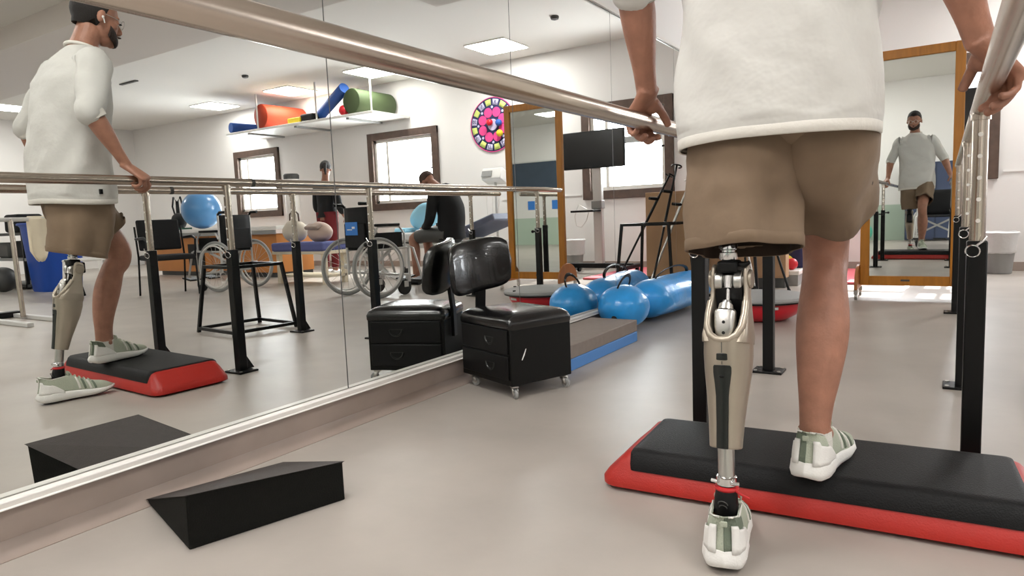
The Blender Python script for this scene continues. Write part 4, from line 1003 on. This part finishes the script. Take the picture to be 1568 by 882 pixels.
tag(finish('toy_ball', MB().ell((0.655, 6.80, 0.195), (0.055, 0.055, 0.055)), M['bosu']), 'small red toy ball on the white platform', 'ball')
tag(finish('toy_ball', MB().ell((0.58, 6.95, 0.205), (0.065, 0.065, 0.065)), M['yellow']), 'small yellow toy ball on the white platform', 'ball')
tag(finish('toy_cushion', MB().box((0.66, 7.10, 0.24), (0.14, 0.26, 0.20)).disp(0.01, 9), M['navy'], bevel=0.03, seg=3), 'dark blue toy cushion on the white platform', 'cushion')
t = thing('waste_bin', 'grey waste bin with a white liner against the back wall', 'bin', (2.33, 8.15, 0))
finish('bin_body', MB().lathe([(0.09, 0.0), (0.10, 0.005), (0.125, 0.27), (0.128, 0.28)], n=28), M['greyp'], t)
finish('bin_liner', MB().lathe([(0.124, 0.20), (0.132, 0.22), (0.14, 0.34), (0.155, 0.40), (0.145, 0.41), (0.12, 0.38)], n=40, cap=False).disp(0.008, 18), M['plasticbag'], t, solid=0.002)
t = thing('television_stand', 'black television on a grey wheeled stand before the window', 'television', (1.72, 7.62, 0))
finish('screen', MB().box((0.02, -0.05, 1.515), (0.79, 0.012, 0.43)), M['tv'], finish('television', MB().box((0.02, -0.03, 1.515), (0.81, 0.045, 0.45)), M['blackp'], t, bevel=0.006))
finish('column', MB().box((0.0, 0.02, 0.72), (0.115, 0.07, 1.24)), M['alu'], t, bevel=0.008)
finish('bracket', MB().box((0.0, 0.01, 1.45), (0.22, 0.05, 0.28)), M['greyp'], t)
finish('shelf', MB().box((0.10, -0.12, 0.775), (0.30, 0.26, 0.025)), M['blackp'], t, bevel=0.004)
finish('shelf_clamp', MB().box((0.0, 0.01, 0.85), (0.14, 0.10, 0.10)), M['greyp'], t, bevel=0.006)
finish('cable', MB().tube([(0.10, -0.1, 0.80), (0.20, -0.12, 0.86), (0.26, -0.12, 0.72), (0.24, -0.12, 0.60), (0.18, -0.10, 0.58), (0.12, -0.08, 0.66), (0.10, -0.05, 0.76)], 0.004, 8), M['trimw'], t)
finish('base_beam', MB().box((0, 0.02, 0.10), (0.86, 0.09, 0.06)), M['blackp'], t, bevel=0.01)
for sx in (-1, 1):
    f = finish('base_foot', MB().box((sx*0.40, 0, 0.085), (0.07, 0.56, 0.05)), M['blackp'], t, bevel=0.01)
    for sy in (-1, 1): finish('caster', MB().cyl((sx*0.40-0.015, sy*0.24, 0.032), (sx*0.40+0.015, sy*0.24, 0.032), 0.032, n=18).box((sx*0.4, sy*0.24, 0.055), (0.03, 0.03, 0.03)), M['blackp'], f)

# ================================================================ dartboard (fabric target with numbers)
t = thing('dartboard', 'round fabric target with pink, lime and navy patches on the back wall', 'dartboard', (3.76, YB-0.002, 2.10))
RY_ = Matrix.Rotation(PI/2, 4, 'X')
def ringpatch(r0, r1, a0, a1, y, n=6):
    mb = MB(); vs = []
    for k in range(n+1):
        a = lerp(a0, a1, k/n)
        for r in (r0, r1): vs.append(Vector((r*math.cos(a), y, r*math.sin(a))))
    return mb.add(vs, [(2*i, 2*i+1, 2*i+3, 2*i+2) for i in range(n)])
finish('backing', MB().lathe([(0.395, -0.0), (0.395, 0.012), (0.385, 0.018)], n=64, mtx=Matrix.Rotation(PI/2, 3, 'X').to_4x4()), M['navy'], t)
finish('rim', MB().torus((0, -0.014, 0), 0.392, 0.007, axis=(0, 1, 0), n=64), M['magenta'], t)
for k in range(16):
    a = 2*PI*(k+0.5)/16
    q = finish('patch', ringpatch(0.285, 0.37, a-0.145, a+0.145, -0.0195), M['lime'] if k % 2 else M['lilac'], t, solid=0.002)
    if k % 2 == 0:
        cu = bpy.data.curves.new('number', 'FONT'); cu.body = str([20, 5, 9, 11, 16, 19, 17, 15][k//2]); cu.size = 0.07; cu.align_x = 'CENTER'; cu.align_y = 'CENTER'; cu.extrude = 0.001
        tmp = bpy.data.objects.new('number_text', cu); me_ = bpy.data.meshes.new_from_object(tmp); bpy.data.objects.remove(tmp); me_.materials.clear(); me_.materials.append(M['navy']); o = bpy.data.objects.new('number', me_); C.objects.link(o); o.parent = q; o.location = (0.327*math.cos(a), -0.0225, 0.327*math.sin(a)); o.rotation_euler = (PI/2, 0, 0)
for k in range(8):
    a = 2*PI*(k+0.5)/8
    finish('patch', MB().lathe([(0.072, 0.018), (0.07, 0.022), (0.02, 0.023)], (0, 0, 0), 20, mtx=Matrix.Translation((0.19*math.cos(a), 0, 0.19*math.sin(a))) @ Matrix.Rotation(PI/2, 4, 'X')), M['magenta'], t)
    a += PI/8
    finish('dot', MB().lathe([(0.02, 0.018), (0.018, 0.022)], (0, 0, 0), 12, mtx=Matrix.Translation((0.255*math.cos(a), 0, 0.255*math.sin(a))) @ Matrix.Rotation(PI/2, 4, 'X')), M['lilac'], t)
finish('centre_ring', MB().lathe([(0.085, 0.018), (0.083, 0.023), (0.05, 0.023)], n=24, mtx=Matrix.Rotation(PI/2, 4, 'X')), M['lilac'], t)
for m_, x, z, l in (('bosu', 0.02, 0.03, 'red soft ball sticking to the middle of the fabric target'), ('blueb', -0.14, 0.01, 'blue soft ball sticking to the fabric target'), ('yellow', -0.15, -0.14, 'yellow soft ball sticking to the fabric target')):
    tag(finish('soft_ball', MB().ell((3.76+x, YB-0.072, 2.10+z), (0.05, 0.05, 0.05)), M[m_]), l, 'ball')

# ================================================================ hanging shelf with rolls
SY0, SY1, SZ = 7.60, YB-0.01, 2.405
t = thing('hanging_shelf', 'long white shelf hanging below the ceiling, loaded with foam rolls', 'shelf', (7.12, (SY0+SY1)/2, SZ))
finish('shelf_board', MB().box((0, 0, -0.02), (3.54, SY1-SY0, 0.04)), M['white'], t, bevel=0.004)
for x in (-1.2, 0.0, 1.2): finish('cross_batten', MB().box((x, 0, -0.055), (0.06, SY1-SY0-0.1, 0.03)), M['greyp'], t)
for x in (-1.74, -0.55, 0.9): finish('hanging_rod', MB().box((x, -(SY1-SY0)/2+0.02, (CEIL-SZ)/2), (0.028, 0.012, CEIL-SZ)), M['trimw'], t)
def roll(label, c, r, L, rz, pitch, m, half=False):
    mb = MB(); prof = []
    n = 28; pts = [(r*math.cos(2*PI*k/n), r*math.sin(2*PI*k/n)) for k in range(n)] if not half else [(r*math.cos(PI*k/n), r*0.95*math.sin(PI*k/n)) for k in range(n+1)]
    R = [[Vector((x, p[0]*q, p[1]*q)) for p in pts] for x, q in ((-L/2, 0.97), (-L/2+0.01, 1.0), (L/2-0.01, 1.0), (L/2, 0.97))]
    o = finish('foam_roll', mb.rings(R), m, angle=60); o.location = c; o.rotation_euler = (0, pitch, rz); tag(o, label, 'foam roll')
roll('orange foam roll on the hanging shelf', (7.90, 8.02, SZ+0.202), 0.20, 0.80, 1.66, 0, M['orange'])
roll('short deep blue foam roll at the left end of the hanging shelf', (8.70, 8.02, SZ+0.092), 0.09, 0.80, 1.75, 0, M['blueb'])
roll('long deep blue foam roll propped up at a slant on the hanging shelf', (6.42, 7.80, SZ+0.25), 0.085, 0.95, 0.25, 0.36, M['blueb'])
roll('thick olive green foam roll at the right end of the hanging shelf', (5.78, 8.02, SZ+0.192), 0.19, 0.78, 1.62, 0, M['olive'])
tag(finish('foam_block', MB().box((7.15, 7.75, SZ+0.045), (0.30, 0.2, 0.09)), M['yellow'], bevel=0.01), 'yellow foam block beside the orange roll on the shelf', 'foam block')
tag(finish('black_bag', MB().box((6.88, 7.78, SZ+0.07), (0.3, 0.2, 0.14)).disp(0.02, 8), M['blackcloth'], bevel=0.03), 'black bag between the orange roll and the slanted blue roll', 'bag')
tag(finish('shelf_ball', MB().ell((6.12, 7.95, SZ+0.12), (0.12, 0.12, 0.12)), mat('indigo_ball', (42, 50, 130), 0.4)), 'indigo ball on the shelf under the raised end of the blue roll', 'ball')
tag(finish('shelf_ball', MB().ell((6.34, 8.05, SZ+0.09), (0.09, 0.09, 0.09)), M['dgreyp']), 'dark grey ball on the shelf beside the indigo ball', 'ball')
tag(finish('shelf_ball', MB().ell((6.02, 7.68, SZ+0.08), (0.08, 0.08, 0.08)), M['bosu']), 'red ball on the shelf next to the olive roll', 'ball')

# ================================================================ wheelchairs
def wheelchair(label, loc, rz, blue=False):
    t = thing('wheelchair', label, 'wheelchair', loc, rz, 'wheelchairs')
    # faces +y, origin below the axle
    for sx in (-1, 1):
        x = sx*0.29; wc = (x, 0, 0.30)
        w_ = finish('rear_wheel', MB().torus(wc, 0.283, 0.017, axis=(1, 0, 0), n=48, m=10), M['greyp'], t)
        finish('rim', MB().torus((x, 0, 0.30), 0.262, 0.011, axis=(1, 0, 0), n=48, m=8), M['rim'], w_)
        finish('push_rim', MB().torus((x+sx*0.04, 0, 0.30), 0.245, 0.009, axis=(1, 0, 0), n=48, m=8), M['rim'], w_)
        sp = MB()
        for k in range(20):
            a = 2*PI*k/20; a2 = a+0.35*(1 if k % 2 else -1)
            sp.tube([(x+sx*0.012*(1 if k % 2 else -1), 0.022*math.cos(a2), 0.30+0.022*math.sin(a2)), (x, 0.255*math.cos(a), 0.30+0.255*math.sin(a))], 0.0018, 5)
        finish('spoke', sp, M['silver'], w_)
        finish('hub', MB().cyl((x-0.03, 0, 0.30), (x+0.03, 0, 0.30), 0.026, n=18), M['alu'], w_)
        fr = MB(); q = sx*0.235
        fr.tube([(q, -0.02, 0.92), (q, -0.02, 0.50), (q, -0.02, 0.22)], 0.0125, 12)
        fr.tube([(q, -0.02, 0.47), (q, 0.40, 0.48)], 0.0125, 12)
        fr.tube([(q, -0.02, 0.24), (q, 0.40, 0.20)], 0.0125, 12)
        fr.tube([(q, 0.40, 0.16), (q, 0.40, 0.50), (q, 0.46, 0.47), (q, 0.56, 0.16)], 0.0125, 12)
        fr.tube([(q, 0.0, 0.62), (q, 0.05, 0.70), (q, 0.30, 0.70), (q, 0.36, 0.62), (q, 0.36, 0.48)], 0.011, 12)
        finish('side_frame', fr, M['alu'], t)
        finish('armrest', MB().box((q, 0.16, 0.715), (0.05, 0.28, 0.028)), M['blackp'], t, bevel=0.008)
        finish('push_handle', MB().tube([(q, -0.02, 0.90), (q, -0.05, 0.93), (q, -0.15, 0.93)], [0.013, 0.016, 0.017], 12), M['blackp'], t)
        finish('skirt_guard', MB().box((q, 0.17, 0.56), (0.006, 0.32, 0.16)), M['blackp'], t)
        c = finish('caster_fork', MB().box((q, 0.38, 0.16), (0.045, 0.03, 0.06)).box((q, 0.34, 0.11), (0.05, 0.05, 0.06)), M['alu'], t)
        finish('caster_wheel', MB().cyl((q-0.014, 0.33, 0.078), (q+0.014, 0.33, 0.078), 0.078, n=26), M['tube'], c, bevel=0.006)
        finish('footplate', MB().box((sx*0.14, 0.62, 0.14), (0.17, 0.15, 0.018), rot=Euler((0.2, 0, 0))), M['blackp'], t, bevel=0.004)
    cr = MB().bar((-0.23, 0.16, 0.22), (0.23, 0.16, 0.46), 0.025).bar((0.23, 0.18, 0.22), (-0.23, 0.18, 0.46), 0.025)
    finish('cross_brace', cr, M['alu'], t)
    finish('seat', MB().box((0, 0.19, 0.485), (0.45, 0.42, 0.03)), M['blackcloth'], t, bevel=0.01)
    b = MB(); R = []
    for k in range(7):
        u = k/6; R.append([Vector((sx*0.235, -0.025-0.0*u, lerp(0.50, 0.90, u))) for sx in (-1,)]+[Vector((x, -0.02-0.035*(1-(x/0.235)**2), lerp(0.50, 0.90, u))) for x in (-0.12, 0, 0.12)]+[Vector((0.235, -0.025, lerp(0.50, 0.90, u)))])
    vs = [v for r in R for v in r]; b.add(vs, [(i*5+j, i*5+j+1, i*5+j+6, i*5+j+5) for i in range(6) for j in range(4)])
    bk = finish('backrest', b, M['blackcloth'], t, solid=0.012)
    finish('back_pocket', MB().box((0, -0.065, 0.62), (0.36, 0.02, 0.24)), M['blackcloth'], bk, bevel=0.006)
    if blue:
        finish('blue_label', MB().box((0.04, -0.078, 0.69), (0.22, 0.004, 0.13)), M['bluelabel'], bk)
        finish('label_print', MB().box((0.00, -0.081, 0.70), (0.05, 0.002, 0.02)).box((0.07, -0.081, 0.68), (0.09, 0.002, 0.010)), M['white'], bk)
    return t
wheelchair('wheelchair seen from behind with a blue label on its black back', (3.06, 4.92, 0), 0.22, True)
wheelchair('wheelchair seen side on with a big spoked wheel, beside the black armchair', (5.35, 5.10, 0), -PI/2-0.12)
wheelchair('dark wheelchair standing behind the camera, seen only in the standing mirror', (1.80, -0.95, 0), 0.2)

# ================================================================ black armchair
t = thing('armchair', 'black visitor armchair with thin metal legs beside the long table', 'armchair', (5.70, 4.45, 0), PI/2+0.25)
# faces +y locally
finish('seat', MB().box((0, 0.0, 0.44), (0.48, 0.46, 0.06)), M['blackcloth'], t, bevel=0.02, seg=3)
finish('backrest', MB().box((0, -0.24, 0.70), (0.46, 0.05, 0.36), rot=Euler((0.18, 0, 0))), M['blackcloth'], t, bevel=0.02, seg=3)
for sx in (-1, 1):
    finish('leg', MB().tube([(sx*0.25, 0.22, 0.0), (sx*0.25, 0.17, 0.45)], 0.011), M['black'], t)
    finish('leg', MB().tube([(sx*0.25, -0.28, 0.0), (sx*0.25, -0.20, 0.45), (sx*0.25, -0.26, 0.80)], 0.011), M['black'], t)
    finish('armrest', MB().tube([(sx*0.25, 0.18, 0.44), (sx*0.26, 0.19, 0.64), (sx*0.26, 0.10, 0.67), (sx*0.26, -0.20, 0.66)], [0.011, 0.012, 0.018, 0.016]), M['blackp'], t)

# ================================================================ long table and what stands on it
t = thing('long_table', 'long white topped table with an orange wood cabinet base along the back of the room', 'table', (7.85, 6.75, 0))
finish('tabletop', MB().box((0, 0, 0.725), (3.4, 0.80, 0.05)), M['white'], t, bevel=0.004)
finish('edge_band', MB().box((0, -0.402, 0.665), (3.36, 0.02, 0.06)), M['greyp'], t)
c = finish('base_cabinet', MB().box((0.75, 0, 0.35), (1.5, 0.66, 0.56)), M['orangew'], t, bevel=0.004)
finish('opening', MB().box((0.37, -0.335, 0.34), (0.42, 0.012, 0.34)), M['blackp'], c)  # flat black plate standing in for the shade inside an open bay
finish('kickboard', MB().box((0.75, 0.02, 0.035), (1.46, 0.6, 0.07)), M['dgreyp'], c)
c2 = finish('base_cabinet', MB().box((-1.15, 0, 0.35), (0.9, 0.66, 0.56)), M['orangew'], t, bevel=0.004)
finish('kickboard', MB().box((-1.15, 0.02, 0.035), (0.86, 0.6, 0.07)), M['dgreyp'], c2)
tag(finish('green_tray', MB().box((9.05, 6.52, 0.765), (0.75, 0.3, 0.028)), mat('green_plastic', (62, 106, 76), 0.5), bevel=0.004), 'flat green tray on the long table left of the gym ball', 'tray')
tag(finish('gym_ball', MB().ell((8.45, 6.72, 1.06), (0.31, 0.31, 0.31), nu=36, nv=24), M['ball']), 'big blue gym ball resting on the long table', 'gym ball')
t = thing('backpack', 'black backpack with its straps up on the long table', 'backpack', (9.25, 6.80, 0.75))
finish('pack_body', MB().ell((0, 0, 0.14), (0.17, 0.10, 0.145)).disp(0.012, 9), M['blackcloth'], t)
for sx in (-1, 1): finish('strap', MB().tube([(sx*0.08, 0, 0.22), (sx*0.15, 0, 0.40), (sx*0.10, 0, 0.56), (sx*0.02, 0, 0.48), (sx*0.03, 0, 0.24)], [(0.008, 0.018)]*5, 8), M['blackcloth'], t)
t = thing('floor_machine', 'tall white cylinder on a stand behind the bench, dark cap on top', 'machine', (7.55, 7.85, 0))
finish('cylinder', MB().lathe([(0.11, 0.30), (0.12, 0.32), (0.12, 1.55), (0.11, 1.57)], n=28), M['trimw'], t)
finish('cap', MB().lathe([(0.125, 1.53), (0.13, 1.54), (0.13, 1.60), (0.11, 1.62)], n=28), M['dgreyp'], t)
finish('stand', MB().lathe([(0.24, 0.0), (0.24, 0.03), (0.05, 0.06), (0.05, 0.32)], n=28), M['greyp'], t)

# ================================================================ bench with folded blankets and bags
t = thing('low_bench', 'low cream bench carrying folded blue blankets in front of the standing person', 'bench', (5.0, 5.95, 0))
finish('seat_board', MB().box((0, 0, 0.40), (1.0, 0.42, 0.04)), M['cream'], t, bevel=0.004)
for sx in (-1, 1):
    for sy in (-1, 1): finish('leg', MB().box((sx*0.42, sy*0.16, 0.19), (0.06, 0.05, 0.38)), M['cream'], t)
finish('lower_shelf', MB().box((0, 0, 0.10), (0.9, 0.34, 0.03)), M['cream'], t)
tag(finish('folded_blanket', MB().box((5.0, 5.93, 0.475), (0.96, 0.44, 0.11)).disp(0.012, 7), M['denim'], bevel=0.03, seg=3), 'folded blue blanket lying on the low bench', 'blanket')
t = thing('handbag', 'cream handbag with dark handles on the folded blanket, left one', 'bag', (5.27, 5.95, 0.53))
finish('bag_body', MB().ell((0, 0, 0.14), (0.20, 0.12, 0.145)).disp(0.015, 8), M['beige'], t)
finish('handle', MB().tube([(-0.09, 0, 0.22), (-0.08, 0, 0.36), (0, 0, 0.42), (0.08, 0, 0.36), (0.09, 0, 0.22)], 0.012, 10), M['brown'], t)
t = thing('handbag', 'pinkish beige handbag on the folded blanket nearer the standing person', 'bag', (4.80, 5.95, 0.53))
finish('bag_body', MB().ell((0, 0, 0.12), (0.19, 0.12, 0.125)).disp(0.015, 8), mat('pinkish_beige_bag', (196, 172, 158), 0.7, bump=0.4, bscale=12), t)
finish('flap', MB().box((0.02, -0.09, 0.19), (0.26, 0.10, 0.05), rot=Euler((0.5, 0, 0.1))), mat('taupe_flap', (166, 146, 134), 0.7), t, bevel=0.015)

# ================================================================ treatment bed with pillow, monitor, stool
t = thing('treatment_bed', 'treatment bed with a white sheet and raised blue-grey head behind the seated man', 'bed', (3.78, 7.05, 0))
finish('bed_frame', MB().box((0, 0, 0.42), (2.1, 0.70, 0.06)), M['alu'], t, bevel=0.006)
finish('mattress', MB().box((0.30, 0, 0.53), (1.5, 0.74, 0.12)), M['bed'], t, bevel=0.03, seg=3)
finish('head_section', MB().box((-0.80, 0, 0.64), (0.72, 0.74, 0.09), rot=Euler((0, 0.32, 0))), M['bluegrey'], t, bevel=0.02, seg=3)
finish('side_rail', MB().tube([(-1.0, -0.38, 0.50), (1.0, -0.38, 0.50)], 0.015), M['alu'], t)
for sx in (-1, 1):
    for sy in (-1, 1):
        l = finish('leg', MB().box((sx*0.85, sy*0.28, 0.24), (0.05, 0.05, 0.34)), M['alu'], t)
        finish('caster', MB().cyl((sx*0.85-0.02, sy*0.28, 0.05), (sx*0.85+0.02, sy*0.28, 0.05), 0.05, n=20).box((sx*0.85, sy*0.28, 0.085), (0.04, 0.04, 0.04)), M['blackp'], l)
pw = finish('pillow', MB().ell((0, 0, 0), (0.26, 0.10, 0.17)).disp(0.02, 5), M['pillow']); pw.location = (3.98, 7.05, 0.80); pw.rotation_euler = (0.3, 0.35, 0); tag(pw, 'light blue pillow propped on the treatment bed', 'pillow')
tag(finish('folded_towel', MB().box((4.22, 6.95, 0.62), (0.22, 0.3, 0.06)).disp(0.008, 8), M['pillow'], bevel=0.02), 'light blue folded towel at the foot of the treatment bed', 'towel')
t = thing('patient_monitor', 'white medical monitor with hanging cables on a stand beside the bed', 'monitor', (3.30, 7.75, 0))
finish('pole', MB().cyl((0, 0, 0.06), (0, 0, 1.22), 0.018), M['alu'], t)
h = finish('monitor_body', MB().box((0, 0, 1.30), (0.32, 0.20, 0.16), rot=Euler((-0.4, 0, 0))), M['white'], t, bevel=0.012)
finish('screen', MB().box((0.06, -0.115, 1.335), (0.16, 0.01, 0.08), rot=Euler((-0.4, 0, 0))), M['greyp'], h)
finish('tray', MB().box((0, 0, 1.10), (0.34, 0.26, 0.03)), M['white'], t, bevel=0.004)
for k in range(3): finish('cable', MB().tube([(-0.14+0.09*k, -0.14, 1.12), (-0.15+0.10*k, -0.16, 0.95), (-0.11+0.08*k, -0.15, 0.72), (-0.15+0.1*k, -0.15, 0.66)], 0.005, 8), M['trimw'], t)
bm = MB()
for k in range(5): a = 2*PI*k/5; bm.bar((0, 0, 0.07), (0.26*math.cos(a), 0.26*math.sin(a), 0.06), 0.035); bm.ell((0.26*math.cos(a), 0.26*math.sin(a), 0.028), (0.028, 0.028, 0.028), nu=12, nv=8)
finish('star_base', bm, M['alu'], t)
t = thing('round_stool', 'grey round stool the bent man sits on', 'stool', (2.74, 6.15, 0))
finish('cushion', MB().lathe([(0.19, 0.38), (0.205, 0.40), (0.20, 0.435), (0.17, 0.448), (0.05, 0.45)], n=32), M['bluegrey'], t)
finish('column', MB().cyl((0, 0, 0.07), (0, 0, 0.39), 0.025), M['alu'], t)
bm = MB()
for k in range(5): a = 2*PI*k/5+0.3; bm.bar((0, 0, 0.075), (0.25*math.cos(a), 0.25*math.sin(a), 0.06), 0.035); bm.ell((0.25*math.cos(a), 0.25*math.sin(a), 0.028), (0.028, 0.028, 0.028), nu=12, nv=8)
finish('star_base', bm, M['blackp'], t)

# ================================================================ left corner of the reflection
t = thing('rubbish_bin', 'tall blue plastic bin behind the legs of the walking man', 'bin', (8.30, 4.40, 0))
R = []
for z, h in ((0.0, 0.24), (0.02, 0.25), (0.86, 0.31), (0.90, 0.335), (0.92, 0.335)):
    R.append([Vector((abs(math.cos(a))**0.5*math.copysign(h, math.cos(a)), abs(math.sin(a))**0.5*math.copysign(h, math.sin(a)), z)) for a in [2*PI*j/32 for j in range(32)]])
finish('bin_body', MB().rings(R), M['bin'], t)
finish('rim', MB().tube([v+Vector((0, 0, 0.0)) for v in R[3]], 0.014, 8, closed=True), M['bin'], t)
t = thing('walking_rail_frame', 'grey tubular rail frame on a low base at the left edge, cream cloth over it', 'rail frame', (5.15, 2.72, 0))
finish('upright', MB().tube([(-0.02, 0, 0.02), (0.02, 0, 0.90)], 0.021), M['steel'], t)
finish('upright', MB().tube([(0.75, -0.55, 0.02), (0.75, -0.55, 0.90)], 0.021), M['steel'], t)
finish('hand_rail', MB().tube([(0.02, -0.45, 0.90), (0.02, 0, 0.90), (0.02, 0.45, 0.90)], 0.019), M['alu'], t)
finish('base_rail', MB().box((0.25, 0.05, 0.02), (1.9, 0.05, 0.035)).box((0.25, -0.22, 0.02), (1.9, 0.05, 0.035)), M['alu'], t, bevel=0.004)
finish('base_clamp', MB().box((0.30, -0.10, 0.03), (0.10, 0.40, 0.05)), M['blackp'], t, bevel=0.006)
cl = MB(); vs = []
for i in range(17):
    u = i/16
    for j in range(9):
        v = j/8; s_ = (u-0.5)*0.9; x = 0.020+0.028*math.copysign(min(1, abs(s_)/0.03), s_)+0.012*math.sin(9*v+3*u); z = 0.925-max(0, abs(s_)-0.03)*(0.75+0.25*math.sin(4*v))
        vs.append(Vector((5.15+x, 2.86+0.17*v, z)))
cl.add(vs, [(i*9+j, i*9+j+1, i*9+j+10, i*9+j+9) for i in range(16) for j in range(8)])
tag(finish('hanging_cloth', cl, M['cream'], solid=0.006), 'cream cloth draped over the grey tubular rail at the left edge', 'cloth')
t = thing('equipment_rack', 'dark equipment rack with shelves behind the rail frame at the left edge', 'rack', (9.50, 4.55, 0))
for z in (0.05, 0.42, 0.78): finish('shelf', MB().box((0, 0, z), (1.1, 0.5, 0.04)), M['dgreyp'] if z != 0.42 else M['greyp'], t)
for sx in (-1, 1):
    for sy in (-1, 1): finish('upright', MB().box((sx*0.52, sy*0.23, 0.42), (0.04, 0.04, 0.84)), M['black'], t)
for x, z, w_, h_, m_, l in ((-0.3, 0.56, 0.36, 0.24, 'blackcloth', 'black bag on the middle shelf of the dark rack'), (0.2, 0.55, 0.40, 0.22, 'dgreyp', 'dark grey case on the middle shelf of the dark rack'), (-0.15, 0.93, 0.42, 0.26, 'blackcloth', 'black bag on top of the dark rack')):
    tag(finish('equipment_bag', MB().box((9.50+x, 4.5, z), (w_, 0.34, h_)).disp(0.02, 6), M[m_], bevel=0.04, seg=3), l, 'bag')
tag(finish('weight_ball', MB().ell((8.95, 4.02, 0.17), (0.17, 0.17, 0.17)), M['dgreyp']), 'dark grey ball on the floor before the dark rack', 'ball')
t = thing('plastic_chair', 'white plastic chair beside the blue bin behind the walking man', 'chair', (7.10, 4.22, 0), 0.6)
finish('seat', MB().box((0, 0, 0.43), (0.44, 0.42, 0.03)), M['white'], t, bevel=0.012)
finish('backrest', MB().box((0, 0.21, 0.54), (0.44, 0.03, 0.20), rot=Euler((-0.15, 0, 0))), M['white'], t, bevel=0.012)
for sx in (-1, 1):
    for sy in (-1, 1): finish('leg', MB().bar((sx*0.19, sy*0.18, 0.43), (sx*0.23, sy*0.21, 0.0), 0.045), M['white'], t)

# ================================================================ behind the camera, seen in the standing mirror
t = thing('blackboard', 'dark blue-grey board on the wall behind the camera, seen in the standing mirror', 'board', (6.9, YF+0.02, 1.72))
finish('board_surface', MB().box((0, 0, 0), (3.4, 0.02, 0.72)), M['board'], t)
mb = MB()
for sz in (-1, 1): mb.box((0, 0.004, sz*0.37), (3.46, 0.03, 0.03))
finish('board_frame', mb, M['alu'], t)
for k, x in enumerate((6.3, 7.0)):
    tag(finish('poster', MB().box((x, YF+0.006, 1.0), (0.2, 0.008, 0.22)), M['bluelabel']), 'small blue notice on the wall below the board, %s one' % ('first' if k == 0 else 'second'), 'notice')
t = thing('navy_locker', 'navy blue locker against the wall behind the camera', 'locker', (1.72, YF+0.24, 0))
finish('body', MB().box((0, 0, 0.72), (0.95, 0.42, 1.40)), mat('navy_metal', (52, 62, 88), 0.5), t, bevel=0.006)
for sx in (-1, 1):
    d = finish('door_leaf', MB().box((sx*0.235, 0.215, 0.72), (0.45, 0.012, 1.34)), mat('navy_metal_door', (58, 70, 98), 0.45), t, bevel=0.003)
    finish('door_handle', MB().box((sx*0.05, 0.23, 0.78), (0.015, 0.02, 0.10)), M['silver'], d)
tag(finish('exercise_ball', MB().ell((0.55, -2.3, 0.19), (0.19, 0.19, 0.19)), M['teal']), 'teal exercise ball on the floor behind the camera', 'ball')
